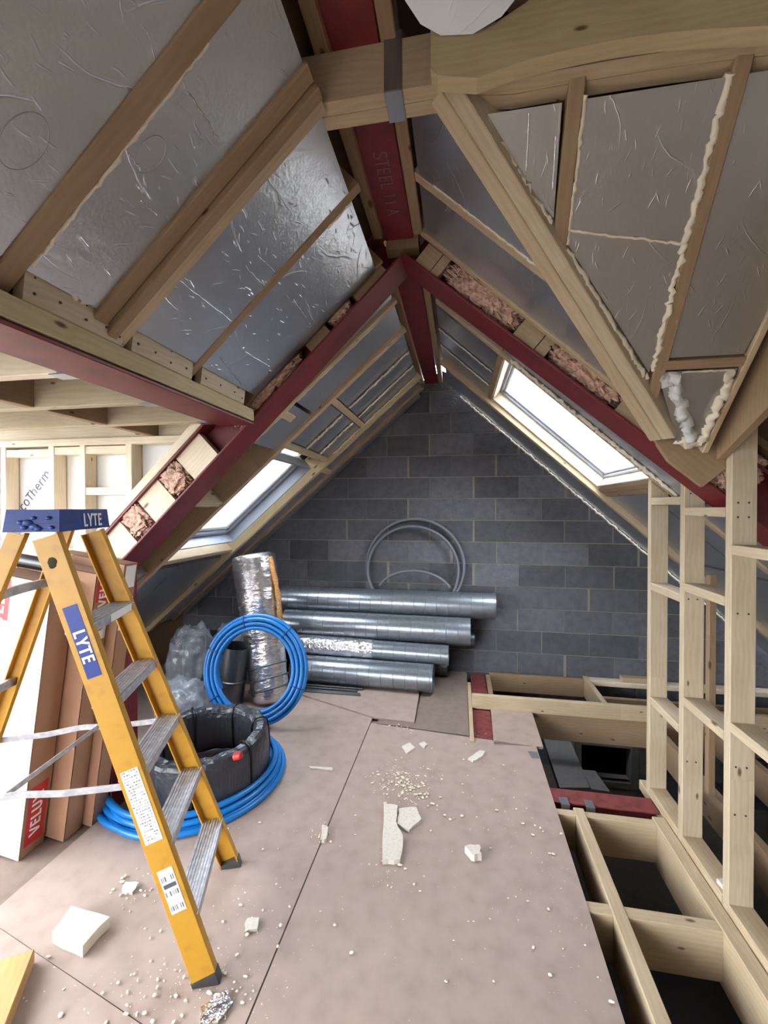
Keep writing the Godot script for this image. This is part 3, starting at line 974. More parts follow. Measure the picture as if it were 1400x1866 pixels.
func build_windows() -> void:
	roof_window("window_1", left_far, OUT_LF, -1.32, -2.07, -2.88, -3.68, 0.10, M.window_grey, "roof window over the silver ducts")
	roof_window("window_2", right_main, OUT_R, 0.27, 1.09, -2.76, -3.73, 0.09, M.reveal, "bright roof window above the stud wall", 0.45)
	for s in [["window_3", Vector3(-3.25, 0.3, -2.28), Vector3(-3.25, 2.3, 2.2), 0], ["window_4", Vector3(-3.3, 0.4, 2.35), Vector3(-1.2, 2.2, 2.35), 1]]:
		var w := structure(s[0])
		var lo: Vector3 = s[1]
		var hi: Vector3 = s[2]
		var along := Vector3(0, 0, 1) if s[3] == 0 else Vector3(1, 0, 0)
		var span: float = (hi - lo).dot(along)
		var t := Vector3(0.03, 0.03, 0.03)
		for k in 4:
			var st := mb()
			var p := lo + along * (span * k / 3.0)
			box(st, Vector3(p.x, lo.y, p.z) - t, Vector3(p.x, hi.y, p.z) + t)
			obj("mullion", st, M.window_white, w)
		for y in [lo.y, hi.y]:
			var st := mb()
			box(st, Vector3(lo.x, y, lo.z) - t, Vector3(hi.x, y, hi.z) + t)
			obj("rail", st, M.window_white, w)
		var sg := mb()
		slab(sg, [lo, Vector3(hi.x, lo.y, hi.z), hi, Vector3(lo.x, hi.y, lo.z)], Vector3.UP.cross(along), 0.006)
		obj("pane", sg, M.glass, w)

func build_floor() -> void:
	var f := structure("floor", "timber floor joists with boards laid over part of them")
	var st := mb()
	box(st, Vector3(-3.2, -0.042, -4.5), Vector3(0.075, -0.0205, 2.3), 0.0)
	obj("subfloor", st, M.subfloor, f)
	st = mb()
	box(st, Vector3(0.075, -0.042, -1.1), Vector3(3.2, -0.0205, 2.3), 0.0)
	obj("subfloor", st, M.subfloor, f)
	var joists := [
		["joist", Vector3(0.636, -0.225, -2.56), Vector3(0.692, 0.0, 1.2), M.pine_b],
		["joist", Vector3(1.045, -0.235, -2.56), Vector3(1.108, 0.0, 1.2), M.pine_b],
		["noggin", Vector3(0.25, -0.21, -1.965), Vector3(0.635, -0.005, -1.91), M.pine_b],
		["noggin", Vector3(0.693, -0.21, -1.965), Vector3(1.044, -0.005, -1.91), M.pine_b],
		["noggin", Vector3(0.25, -0.21, -2.545), Vector3(0.635, -0.005, -2.50), M.pine_b],
		["noggin", Vector3(0.693, -0.21, -2.545), Vector3(1.044, -0.005, -2.50), M.pine_b],
		["joist", Vector3(0.42, -0.225, -2.6), Vector3(0.47, -0.02, 1.2), M.pine_old],
		["joist", Vector3(0.105, -0.01, -3.74), Vector3(3.1, 0.108, -3.70), M.pine_b],
		["joist", Vector3(0.26, -0.225, -3.765), Vector3(3.1, -0.012, -3.715), M.pine_old],
		["joist", Vector3(0.30, -0.165, -4.51), Vector3(1.2, 0.008, -4.46), M.pine_old],
		["joist", Vector3(0.262, -0.165, -4.46), Vector3(0.305, 0.0, -3.76), M.pine_old],
		["joist", Vector3(1.205, -0.16, -4.51), Vector3(1.25, 0.03, -3.76), M.pine_b],
		["joist", Vector3(1.25, -0.02, -4.51), Vector3(2.9, 0.025, -4.40), M.pine_pale],
		["joist", Vector3(1.25, -0.16, -4.20), Vector3(2.9, -0.03, -4.155), M.pine_old],
		["timber_block", Vector3(1.54, 0.026, -4.50), Vector3(1.82, 0.07, -4.42), M.pine_b],
		["packing_strip", Vector3(0.076, -0.042, -4.2), Vector3(0.108, 0.012, -3.14), M.pine_b],
		["joist", Vector3(1.5, -0.225, -3.7), Vector3(1.55, -0.02, 1.2), M.pine_old],
		["joist", Vector3(1.95, -0.225, -3.7), Vector3(2.0, -0.02, 1.2), M.pine_old],
		["joist", Vector3(2.4, -0.225, -3.7), Vector3(2.45, -0.02, 1.2), M.pine_old],
		["wall_plate", Vector3(1.11, -0.06, -2.9), Vector3(1.21, -0.002, 1.2), M.pine_b],
	]
	for j in joists:
		st = mb()
		box(st, j[1], j[2])
		obj(j[0], st, j[3], f)
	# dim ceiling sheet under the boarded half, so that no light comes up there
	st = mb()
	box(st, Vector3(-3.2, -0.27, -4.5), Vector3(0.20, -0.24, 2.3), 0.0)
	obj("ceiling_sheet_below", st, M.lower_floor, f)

func i_beam(st: SurfaceTool, a: Vector3, b: Vector3, up: Vector3, width: float, depth: float) -> void:
	# a and b lie on the middle of the lower flange's underside
	var d := (b - a).normalized()
	var s := d.cross(up).normalized()
	var u := s.cross(d).normalized()
	bar(st, a + u * 0.006, b + u * 0.006, width, 0.012, u, 0.003)
	bar(st, a + u * depth * 0.5, b + u * depth * 0.5, 0.010, depth - 0.024, u, 0.001)
	bar(st, a + u * (depth - 0.006), b + u * (depth - 0.006), width, 0.012, u, 0.003)

func build_steel() -> void:
	var st := mb()
	var p := thing("steel_portal_frame", Vector3(-0.27, 0, -2.17), "red painted steel portal frame with sloping arms meeting under the ridge", "steel frame")
	var zc := -2.17
	var apex := Vector3(-0.272, 2.925, zc)
	var kl := Vector3(-1.91, 1.328, zc)
	var kr := Vector3(2.3, 0.755, zc)
	var ul := Vector3(-(kl.y - apex.y), kl.x - apex.x, 0).normalized() * -1.0
	var ur := Vector3(-(kr.y - apex.y), kr.x - apex.x, 0).normalized()
	if ul.y < 0: ul = -ul
	if ur.y < 0: ur = -ur
	i_beam(st, apex, kl, ul, 0.20, 0.19)
	obj("arm", st, M.red, p)
	st = mb()
	i_beam(st, apex, kr, ur, 0.20, 0.19)
	obj("arm", st, M.red, p)
	st = mb()
	bar(st, Vector3(-1.915, -0.2, zc), Vector3(-1.915, 1.34, zc), 0.012, 0.20, Vector3(0, 0, 1))
	bar(st, Vector3(-1.985, -0.2, zc), Vector3(-1.985, 1.34, zc), 0.14, 0.010, Vector3(0, 0, 1))
	bar(st, Vector3(-2.055, -0.2, zc), Vector3(-2.055, 1.33, zc), 0.012, 0.20, Vector3(0, 0, 1))
	obj("column", st, M.red, p)
	st = mb()
	bar(st, Vector3(2.35, -0.2, zc), Vector3(2.35, 0.75, zc), 0.19, 0.20, Vector3(0, 0, 1))
	obj("column", st, M.red, p)
	st = mb()
	box(st, Vector3(-0.36, 2.965, -2.158), Vector3(-0.20, 3.2, -2.09))
	obj("packing_timber", st, M.pine_old, p)
	# timber packed into the web of the arms
	var dl := (kl - apex).normalized()
	var dr := (kr - apex).normalized()
	for t in [[0.10, 0.30, 0.11], [0.50, 0.64, 0.11], [1.37, 1.56, 0.17], [1.72, 1.89, 0.17], [2.05, 2.22, 0.17]]:
		st = mb()
		var h: float = t[2]
		bar(st, apex + dl * t[0] + ul * (0.012 + h * 0.5), apex + dl * t[1] + ul * (0.012 + h * 0.5), 0.05, h, ul)
		var o := obj("packing_timber", st, M.pine_pale if t[0] > 1.0 else M.pine_old, p)
		o.position.z += 0.055
	for t in [[0.06, 0.15, 0.11], [0.155, 0.20, 0.11], [0.66, 0.78, 0.12], [0.785, 0.84, 0.12], [1.24, 1.42, 0.16], [1.43, 1.54, 0.16]]:
		st = mb()
		var h: float = t[2]
		bar(st, apex + dr * t[0] + ur * (0.012 + h * 0.5), apex + dr * t[1] + ur * (0.012 + h * 0.5), 0.05, h, ur)
		var o := obj("packing_timber", st, M.pine_b, p)
		o.position.z += 0.055
	# strip along the outer side of the left arm, under the dormer
	st = mb()
	bar(st, apex + dl * 1.30 + ul * 0.215, apex + dl * 2.35 + ul * 0.215, 0.20, 0.045, ul)
	obj("edge_strip", st, M.pine_pale, p)
	# wool stuffed between
	var wl := [[0.40, 0.07, 0.06, "dim brown wool stuffed high in the left arm of the red frame"], [0.95, 0.24, 0.06, "dim brown wool in the long gap of the red frame's left arm"], [1.64, 0.075, 0.085, "pink wool pad between the pale blocks under the dormer ceiling"], [1.97, 0.075, 0.085, "lowest pink wool pad beside the ladder top"], [2.32, 0.07, 0.07, "dim wool at the foot of the left arm"]]
	for i in wl.size():
		st = mb()
		lump(st, apex + dl * wl[i][0] + ul * (0.020 + wl[i][2] * 1.15) + Vector3(0, 0, 0.05), Basis(dl, ul, dl.cross(ul)), Vector3(wl[i][1], wl[i][2], 0.045), 0.8, 60.0, 0.6, 56, 32, i * 13.0, true)
		tag(obj("wool_pad", st, M.wool), wl[i][3], "insulation", "wool in the steel frame")
	var wr := [[0.43, 0.215, 0.055, "brown wool along the upper right arm of the red frame"], [1.04, 0.19, 0.06, "brown wool between the timber packings of the right arm"], [1.72, 0.17, 0.10, "bulging brown wool pad left of the tall stud"]]
	for i in wr.size():
		st = mb()
		lump(st, apex + dr * wr[i][0] + ur * (0.020 + wr[i][2] * 1.15) + Vector3(0, 0, 0.05), Basis(dr, ur, dr.cross(ur)), Vector3(wr[i][1], wr[i][2], 0.048), 0.8, 60.0, 0.6, 80, 32, 70.0 + i * 17.0, true)
		tag(obj("wool_pad", st, M.wool), wr[i][3], "insulation", "wool in the steel frame")
	# ridge beams
	var rn := thing("steel_ridge_beam", Vector3(-0.295, 3.0, 0), "near length of red steel ridge beam overhead with chalked lettering", "steel beam")
	st = mb()
	i_beam(st, Vector3(-0.292, 3.0, 1.8), Vector3(-0.292, 3.0, -2.07), Vector3.UP, 0.138, 0.2)
	obj("beam", st, M.red, rn)
	words("lettering", "STEEL 11 A", 0.052, M.chalk, rn, Vector3(-0.292, 2.9985, -1.72), Vector3(0, 0, -1), Vector3(1, 0, 0), false)
	var rf := thing("steel_ridge_beam", Vector3(-0.295, 3.0, -4.5), "far length of red steel ridge beam running to the block wall", "steel beam")
	st = mb()
	i_beam(st, Vector3(-0.292, 3.0, -2.27), Vector3(-0.292, 3.0, -4.52), Vector3.UP, 0.138, 0.2)
	obj("beam", st, M.red, rf)
	st = mb()
	i_beam(st, Vector3(-1.15, 2.128, 1.8), Vector3(-1.15, 2.128, -2.07), Vector3.UP, 0.20, 0.2)
	tag(obj("steel_header_beam", st, M.red), "red steel beam carrying rafter feet along the dormer opening", "steel beam")
	# steel in the floor
	st = mb()
	i_beam(st, Vector3(0.185, -0.22, -3.13), Vector3(0.185, -0.22, -4.5), Vector3.UP, 0.145, 0.2)
	tag(obj("steel_floor_beam", st, M.red_dusty), "dusty red steel flange in the floor running to the block wall", "steel beam")
	st = mb()
	i_beam(st, Vector3(0.25, -0.205, -2.665), Vector3(1.10, -0.205, -2.665), Vector3.UP, 0.125, 0.2)
	var cross := obj("steel_floor_beam", st, M.red_dusty)
	tag(cross, "dusty red steel flange across the open floor joists", "steel beam")
	for x in [0.60, 0.735]:
		st = mb()
		box(st, Vector3(x - 0.024, -0.004, -2.64), Vector3(x + 0.024, 0.001, -2.575), 0.001)
		box(st, Vector3(x - 0.024, -0.10, -2.578), Vector3(x + 0.024, 0.0, -2.574), 0.001)
		obj("joist_hanger", st, M.steel, cross)
	# the timber beam under the ridge, two plies, and the board in front of it
	var tb := thing("timber_beam", Vector3(0, 2.86, -1.23), "double timber beam passing beneath the red ridge beam", "timber beam")
	for z in [-1.19, -1.236]:
		st = mb()
		var pts := [Vector3(-0.575, 3.0, z), Vector3(-0.575, 2.862, z)]
		for i in 21:
			var x := -0.45 + i * 0.085
			pts.append(Vector3(x, 2.86 - 0.03 * clampf(x / 0.12, 0.0, 1.0) - 0.05 * maxf(0.0, x - 0.55) * maxf(0.0, x - 0.55) + 0.012 * sin(PI * clampf((x + 0.05) / 0.9, 0.0, 1.0)), z))
		pts.append(Vector3(1.25, 3.0, z))
		slab(st, pts, Vector3(0, 0, -1), 0.044, Vector3.RIGHT)
		obj("ply", st, M.pine_b, tb)
	st = mb()
	bar(st, Vector3(-0.185, 3.02, -1.187), Vector3(-0.185, 2.858, -1.187), 0.05, 0.003, Vector3(0, 0, 1), 0.001)
	bar(st, Vector3(-0.185, 2.857, -1.187), Vector3(-0.185, 2.857, -1.283), 0.05, 0.003, Vector3.UP, 0.001)
	obj("strap", st, M.steel, tb)
	st = mb()
	var ply := [Vector3(-0.077, 2.945, -1.13), Vector3(-0.077, 2.842, -1.13), Vector3(-0.06, 2.822, -1.13), Vector3(0.042, 2.798, -1.13)]
	for i in 12:
		var x := 0.137 + i * 0.07
		ply.append(Vector3(x, 2.806 + 0.026 * sin(PI * clampf((x - 0.04) / 0.66, 0.0, 1.2)) - 0.02 * maxf(0.0, x - 0.5), -1.13))
	ply.append(Vector3(0.907, 3.18, -1.13))
	ply.append(Vector3(0.24, 3.02, -1.13))
	ply.append(Vector3(0.163, 2.965, -1.13))
	ply.append(Vector3(0.06, 2.915, -1.13))
	slab(st, ply, Vector3(0, 0, -1), 0.045, Vector3.RIGHT)
	tag(obj("bowed_board", st, M.pine_green), "wide pale board with bowed lower edge at the top right", "timber board")
	st = mb()
	var edge := []
	for q in [[-0.16, 0.16], [-0.10, 0.05], [-0.05, 0.012], [0.03, 0.0], [0.10, 0.03], [0.17, 0.11], [0.26, 0.18], [0.9, 0.5], [0.9, 1.0], [-0.16, 1.0]]:
		edge.append(Vector3(q[0], 2.905 + 0.40 * q[1], -1.125 + 0.55 * q[1]))
	slab(st, edge, Vector3(0, 0.55, -0.40), 0.05)
	tag(obj("insulation_sheet", st, M.foil_bright), "foil-faced sheet overhead behind the bowed board", "insulation board")

func build_partition() -> void:
	var w := thing("stud_partition", Vector3(1.16, 0, -2.0), "bare softwood stud partition beside the open floor joists", "stud wall")
	var st := mb()
	var x0 := 1.11
	var x1 := 1.205
	for s in [[-2.80, 1.885], [-2.42, 1.86], [-2.04, 2.115], [-1.66, 2.115], [-1.28, 2.115]]:
		st = mb()
		box(st, Vector3(x0, 0.0, s[0]), Vector3(x1, s[1], s[0] + 0.042))
		obj("stud", st, M.pine, w)
	st = mb()
	box(st, Vector3(x0, 0.0, -2.757), Vector3(x1, 0.040, -2.421))
	obj("sole_plate", st, M.pine_b, w)
	for z in [-2.377, -1.997, -1.617]:
		st = mb()
		box(st, Vector3(x0, 0.0, z), Vector3(x1, 0.040, z + 0.336))
		obj("sole_plate", st, M.pine_b, w)
	for n in [[-2.757, -2.421, 1.735], [-2.377, -2.041, 1.68], [-2.757, -2.421, 1.235], [-2.377, -2.041, 1.30], [-2.757, -2.421, 0.56], [-2.377, -2.041, 0.725], [-1.997, -1.661, 1.525], [-1.997, -1.661, 0.785]]:
		st = mb()
		box(st, Vector3(x0, n[2] - 0.021, n[0]), Vector3(x1, n[2] + 0.021, n[1]))
		obj("noggin", st, M.pine, w)
	st = mb()
	box(st, Vector3(x0, 2.116, -2.04), Vector3(x1, 2.158, -1.1))
	obj("top_plate", st, M.pine, w)
	for s in [[-1.998, [0.42, 0.62, 0.80, 1.26, 1.66, 1.72, 2.05]], [-2.378, [0.42, 0.74, 1.24, 1.77]], [-2.758, [0.56, 1.22, 1.72]]]:
		for y in s[1]:
			for x in [1.135, 1.175]:
				st = mb()
				lathe(st, Transform3D(Basis(Vector3.RIGHT, PI * 0.5), Vector3(x + 0.004 * sin(y * 40.0), y, s[0] - 0.001)), [Vector2(0.0, 0.003), Vector2(0.0035, 0.003), Vector2(0.0045, 0.0)], 8)
				obj("screw_head", st, M.print_dark, w)
	# loose post behind the partition
	st = mb()
	box(st, Vector3(1.45, 0.0, -2.85), Vector3(1.488, 1.30, -2.81))
	tag(obj("timber_post", st, M.pine_old), "thin dull post standing behind the stud partition", "post")
	st = mb()
	slab(st, [Vector3(0.76, -0.45, -3.45), Vector3(0.99, -0.45, -3.49), Vector3(1.01, -0.45, -4.16), Vector3(0.77, -0.45, -4.16)], Vector3(0, -1, 0), 0.05)
	tag(obj("plasterboard_offcut", st, M.grey_board), "longer grey board seen below the floor joists", "board")
	st = mb()
	slab(st, [Vector3(1.0, -0.46, -3.49), Vector3(1.13, -0.46, -3.483), Vector3(1.10, -0.46, -3.74), Vector3(1.0, -0.46, -3.737)], Vector3(0, -1, 0), 0.05)
	tag(obj("plasterboard_offcut", st, M.grey_board), "shorter grey board seen below the floor joists", "board")

func sheet(label: String, outline: Array, top: float, m: Material, thick := 0.018) -> MeshInstance3D:
	var st := mb()
	var pts := []
	for p in outline:
		pts.append(Vector3(p[0], top, p[1]))
	slab(st, pts, Vector3.DOWN, thick)
	return tag(obj("floor_sheet", st, m), label, "floor board", "pinkish floor sheets") as MeshInstance3D

func build_sheets() -> void:
	sheet("long pinkish floor sheet in the middle, strewn with white crumbs", [[-0.688, 1.0], [0.54, 1.0], [0.54, -3.17], [-0.686, -3.29]], 0.0, M.sheet)
	sheet("pinkish floor sheet under the ladder and blue pipe coils", [[-1.93, -1.44], [-0.93, -1.21], [-0.693, -1.16], [-0.693, -3.40], [-0.90, -3.89], [-1.93, -3.75]], 0.0, M.sheet)
	sheet("pinkish floor sheet in the bottom left corner", [[-2.2, 1.0], [-0.695, 1.0], [-0.695, -1.155], [-0.93, -1.205], [-2.2, -1.50]], 0.003, M.sheet, 0.021)
	sheet("small brown offcut sheet lying before the silver ducts", [[-1.4, -3.66], [-0.67, -3.36], [-0.35, -3.345], [-0.361, -3.936], [-1.4, -3.93]], 0.012, M.sheet, 0.012)
	sheet("narrow pinkish board piece beside the red floor steel", [[0.262, -3.70], [0.595, -3.69], [0.588, -3.176], [0.245, -3.144]], 0.0, M.sheet)
	sheet("dull dusty floor sheet beside the red floor steel", [[-0.345, -4.5], [0.072, -4.5], [0.072, -3.24], [-0.64, -3.30], [-0.64, -3.36], [-0.345, -3.36]], -0.002, M.subfloor)
	var st := mb()
	slab(st, [Vector3(0.47, 0.0012, -3.10), Vector3(0.535, 0.0012, -3.10), Vector3(0.535, 0.0012, -3.02), Vector3(0.485, 0.0012, -3.02)], Vector3.DOWN, 0.001)
	tag(obj("paper_label", st, M.grey_board), "small grey label stuck on the edge of the middle floor sheet", "label")

func build_ladder() -> void:
	var near := Vector3(-0.844, 0, -1.389)
	var far := Vector3(-1.03, 0, -1.887)
	var b := (far - near).normalized()
	var n := Vector3(b.z, 0, -b.x)
	if n.x > 0: n = -n
	var span := near.distance_to(far)
	var H := 1.61
	var lean := 0.55
	var nar := 0.09
	var l := thing("step_ladder", (near + far) * 0.5 + n * 0.4, "yellow fibreglass step ladder with blue top cap and silver treads", "ladder")
	var at := func(w: float, t: float) -> Vector3: # point on the front pair; w 0..1 across, t 0..1 up
		var wid := lerpf(0.0, nar, t)
		return near + b * lerpf(wid, span - wid, w) + n * lean * t + Vector3(0, H * t, 0)
	var front_up: Vector3 = (at.call(0.0, 1.0) - at.call(0.0, 0.0)).normalized()
	var front_n := b.cross(front_up).normalized()   # out of the climbing side
	if front_n.dot(n) > 0: front_n = -front_n
	# channel stiles: a web facing outward and two flanges turned inward
	for s in 2:
		var a: Vector3 = at.call(float(s), 0.012)
		var c: Vector3 = at.call(float(s), 1.0)
		var inw := b if s == 0 else -b
		var back := -front_n
		var st := mb()
		bar(st, a + back * 0.042, c + back * 0.042, 0.006, 0.084, back)
		bar(st, a + inw * 0.014 + back * 0.003, c + inw * 0.014 + back * 0.003, 0.034, 0.006, back)
		bar(st, a + inw * 0.014 + back * 0.081, c + inw * 0.014 + back * 0.081, 0.034, 0.006, back)
		var stile := obj("stile", st, M.yellow, l)
		st = mb()
		bar(st, a + back * 0.042 + inw * 0.012 - front_up * 0.022, a + back * 0.042 + inw * 0.012 + front_up * 0.022, 0.040, 0.092, back, 0.004)
		obj("foot", st, M.galvanised_dark, stile)
		if s == 0:
			# stickers and marks on the near stile's web
			var face := -b * 0.0042
			var stick := func(t0: float, t1: float, m: Material, wide: float, called: String) -> void:
				var p0: Vector3 = at.call(0.0, t0) + back * 0.042 + face
				var p1: Vector3 = at.call(0.0, t1) + back * 0.042 + face
				var sb := mb()
				var hw := front_n * wide * 0.5
				quad(sb, p0 - hw, p0 + hw, p1 + hw, p1 - hw, -b, Vector2(1, 1), Vector2(0, 1), Vector2(0, 0), Vector2(1, 0))
				obj(called, sb, m, stile)
			stick.call(0.695, 0.85, M.sticker_blue, 0.048, "sticker")
			stick.call(0.33, 0.49, M.sticker_print, 0.060, "sticker")
			stick.call(0.175, 0.27, M.sticker_mark, 0.052, "sticker")
			words("lettering", "LYTE", 0.040, M.print_white, stile, at.call(0.0, 0.762) + back * 0.042 + face * 1.15, -front_up, front_n)
			var st2 := mb()
			lump(st2, at.call(0.0, 0.945) + back * 0.045 - b * 0.003, Basis(front_up, back, b), Vector3(0.018, 0.016, 0.0016), 0.6, 90.0, 0.9, 18, 8, 3.0)
			obj("paint_spot", st2, M.dirt, stile)
	# treads
	for k in 5:
		var t := 0.155 + 0.163 * k
		var a: Vector3 = at.call(0.0, t) - front_n * 0.040 + b * 0.008
		var c: Vector3 = at.call(1.0, t) - front_n * 0.040 - b * 0.008
		var st := mb()
		bar(st, a, c, 0.088, 0.004, Vector3.UP, 0.001)
		for off in [-0.043, 0.043]:
			bar(st, a + n * off - Vector3(0, 0.016, 0), c + n * off - Vector3(0, 0.016, 0), 0.003, 0.036, Vector3.UP, 0.001)
		for r in 7:
			var off := -0.036 + r * 0.012
			bar(st, a + n * off + Vector3(0, 0.003, 0), c + n * off + Vector3(0, 0.003, 0), 0.003, 0.003, Vector3.UP, 0.001)
		var tread := obj("tread", st, M.aluminium, l)
		if k == 4:
			st = mb()
			var m1 := a.lerp(c, 0.38) - n * 0.0455 - Vector3(0, 0.016, 0)
			var m2 := a.lerp(c, 0.92) - n * 0.0455 - Vector3(0, 0.016, 0)
			bar(st, m1, m2, 0.001, 0.030, Vector3.UP, 0.0)
			obj("sticker", st, M.paper, tread)
	# rear pair
	var rear_top := 0.0
	var rt := func(w: float, t: float) -> Vector3:
		var wid := lerpf(0.0, nar, t)
		return near + b * lerpf(wid + 0.012, span - wid - 0.012, w) + n * (lean + 0.135 + 0.56 * (1.0 - t)) + Vector3(0, H * t, 0)
	var rear_up: Vector3 = (rt.call(0.0, 1.0) - rt.call(0.0, 0.0)).normalized()
	for s in 2:
		var st := mb()
		var a: Vector3 = rt.call(float(s), 0.012)
		var c: Vector3 = rt.call(float(s), 1.0)
		bar(st, a, c, 0.006, 0.055, n)
		var inw := b if s == 0 else -b
		bar(st, a + inw * 0.012 + n * 0.026, c + inw * 0.012 + n * 0.026, 0.028, 0.005, n)
		bar(st, a + inw * 0.012 - n * 0.026, c + inw * 0.012 - n * 0.026, 0.028, 0.005, n)
		var leg := obj("rear_leg", st, M.yellow, l)
		st = mb()
		bar(st, a - rear_up * 0.022, a + rear_up * 0.022, 0.034, 0.062, n, 0.004)
		obj("foot", st, M.galvanised_dark, leg)
	# rear braces, bowed aluminium
	for t in [0.86, 0.60, 0.34]:
		var a: Vector3 = rt.call(0.0, t)
		var c: Vector3 = rt.call(1.0, t)
		var st := mb()
		var prev := a
		for i in range(1, 9):
			var q := a.lerp(c, i / 8.0) + n * 0.02 * sin(PI * i / 8.0)
			bar(st, prev, q, 0.022, 0.034, Vector3.UP, 0.003)
			prev = q
		obj("brace", st, M.aluminium, l)
	# folding stays between the two pairs
	for s in 2:
		var a: Vector3 = at.call(float(s), 0.46 if s == 0 else 0.47) - front_n * 0.07
		var c: Vector3 = rt.call(float(s), 0.44)
		var st := mb()
		var prev := a
		var pts := [a, a.lerp(c, 0.30), a.lerp(c, 0.48) + Vector3(0, 0.012, 0), a.lerp(c, 0.52) + Vector3(0, 0.012, 0), a.lerp(c, 0.70), c]
		for i in range(1, pts.size()):
			bar(st, prev, pts[i], 0.004, 0.024, Vector3.UP, 0.001)
			prev = pts[i]
		obj("stay", st, M.aluminium, l)
	var stc := mb()
	var s0: Vector3 = at.call(0.0, 0.46).lerp(rt.call(0.0, 0.44), 0.60)
	var s1: Vector3 = at.call(1.0, 0.47).lerp(rt.call(1.0, 0.44), 0.45)
	bar(stc, s0, s1, 0.004, 0.020, Vector3.UP, 0.001)
	obj("stay_link", stc, M.aluminium, l)
	# the blue cap
	var cap := mb()
	var c0: Vector3 = near + b * 0.055 + n * (lean - 0.022) + Vector3(0, H + 0.006, 0)
	var wdt := span - 0.145
	var dep := 0.172
	var bot := [c0, c0 + b * wdt, c0 + b * wdt + n * dep, c0 + n * dep]
	var top := []
	for i in 4:
		var ctr := c0 + b * wdt * 0.5 + n * dep * 0.5
		top.append(bot[i] + (ctr - bot[i]) * Vector3(0.06, 0, 0.06) + Vector3(0, 0.077, 0))
	for i in 4:
		var j := (i + 1) % 4
		var nn: Vector3 = (bot[j] - bot[i]).cross(top[i] - bot[i]).normalized()
		var ctr := c0 + b * wdt * 0.5 + n * dep * 0.5
		if nn.dot(bot[i] - ctr) < 0: nn = -nn
		quad(cap, bot[i], bot[j], top[j], top[i], nn, Vector2(0, 0), Vector2(1, 0), Vector2(1, 1), Vector2(0, 1))
	quad(cap, top[0], top[1], top[2], top[3], Vector3.UP, Vector2.ZERO, Vector2(1, 0), Vector2(1, 1), Vector2(0, 1))
	quad(cap, bot[0] + Vector3(0, 0.03, 0), bot[1] + Vector3(0, 0.03, 0), bot[2] + Vector3(0, 0.03, 0), bot[3] + Vector3(0, 0.03, 0), Vector3.DOWN, Vector2.ZERO, Vector2(1, 0), Vector2(1, 1), Vector2(0, 1))
	var capo := obj("top_cap", cap, M.blue_cap, l)
	# name on the climbing face of the cap, near the far end
	var fn: Vector3 = (bot[1] - bot[0]).cross(top[0] - bot[0]).normalized()
	if fn.dot(n) > 0: fn = -fn
	words("lettering", "LYTE", 0.050, M.print_white, capo, bot[0].lerp(bot[1], 0.62).lerp(top[0].lerp(top[1], 0.62), 0.45) + fn * 0.002, b, top[0] - bot[0])
	# moulded tool slots and knobs on the end face
	var en: Vector3 = -b
	for q in [[0.30, 0.42, 0.012], [0.42, 0.40, 0.018], [0.53, 0.62, 0.010], [0.37, 0.2, 0.012], [0.55, 0.22, 0.016], [0.62, 0.14, 0.013], [0.80, 0.62, 0.010], [0.86, 0.2, 0.010]]:
		var st := mb()
		var p: Vector3 = bot[3].lerp(bot[0], q[0]).lerp(top[3].lerp(top[0], q[0]), q[1])
		lump(st, p, Basis(n, Vector3.UP, n.cross(Vector3.UP)), Vector3(q[2], q[2] * 0.7, 0.008), 0.1, 10.0, 1.0, 14, 8)
		obj("cap_knob", st, M.blue_cap, capo)

func carton(label: String, base: Vector3, size: Vector3, turn: float, tilt: float, m: Material, m_front: Material) -> Array:
	# a closed box standing on its small end, leaning by tilt about the z axis
	var t := Transform3D(Basis(Vector3.UP, turn) * Basis(Vector3(0, 0, 1), tilt), base)
	var o := thing("cardboard_box", base, label, "box", "long cardboard boxes")
	var h := size * 0.5
	var st := mb()
	var faces := [[Vector3(1, 0, 0), Vector3(0, 0, 1), Vector3(0, 1, 0), h.x, h.z, h.y], [Vector3(0, 0, 1), Vector3(1, 0, 0), Vector3(0, 1, 0), h.z, h.x, h.y], [Vector3(0, 1, 0), Vector3(1, 0, 0), Vector3(0, 0, 1), h.y, h.x, h.z]]
	for f in faces:
		for s in [-1.0, 1.0]:
			var c: Vector3 = f[0] * f[3] * s + Vector3(0, h.y, 0)
			var u: Vector3 = f[1] * (f[4] - 0.002)
			var v: Vector3 = f[2] * (f[5] - 0.002)
			quad(st, t * (c - u - v), t * (c + u - v), t * (c + u + v), t * (c - u + v), (t.basis * f[0]) * s, Vector2.ZERO, Vector2(1, 0), Vector2(1, 1), Vector2(0, 1))
	obj("carton", st, m, o)
	if m_front != m:
		st = mb()
		quad(st, t * Vector3(-h.x, 0.002, h.z + 0.001), t * Vector3(h.x, 0.002, h.z + 0.001), t * Vector3(h.x, size.y - 0.002, h.z + 0.001), t * Vector3(-h.x, size.y - 0.002, h.z + 0.001), t.basis.z, Vector2.ZERO, Vector2(1, 0), Vector2(1, 1), Vector2(0, 1))
		obj("front_panel", st, m_front, o)
	return [o, t, h]

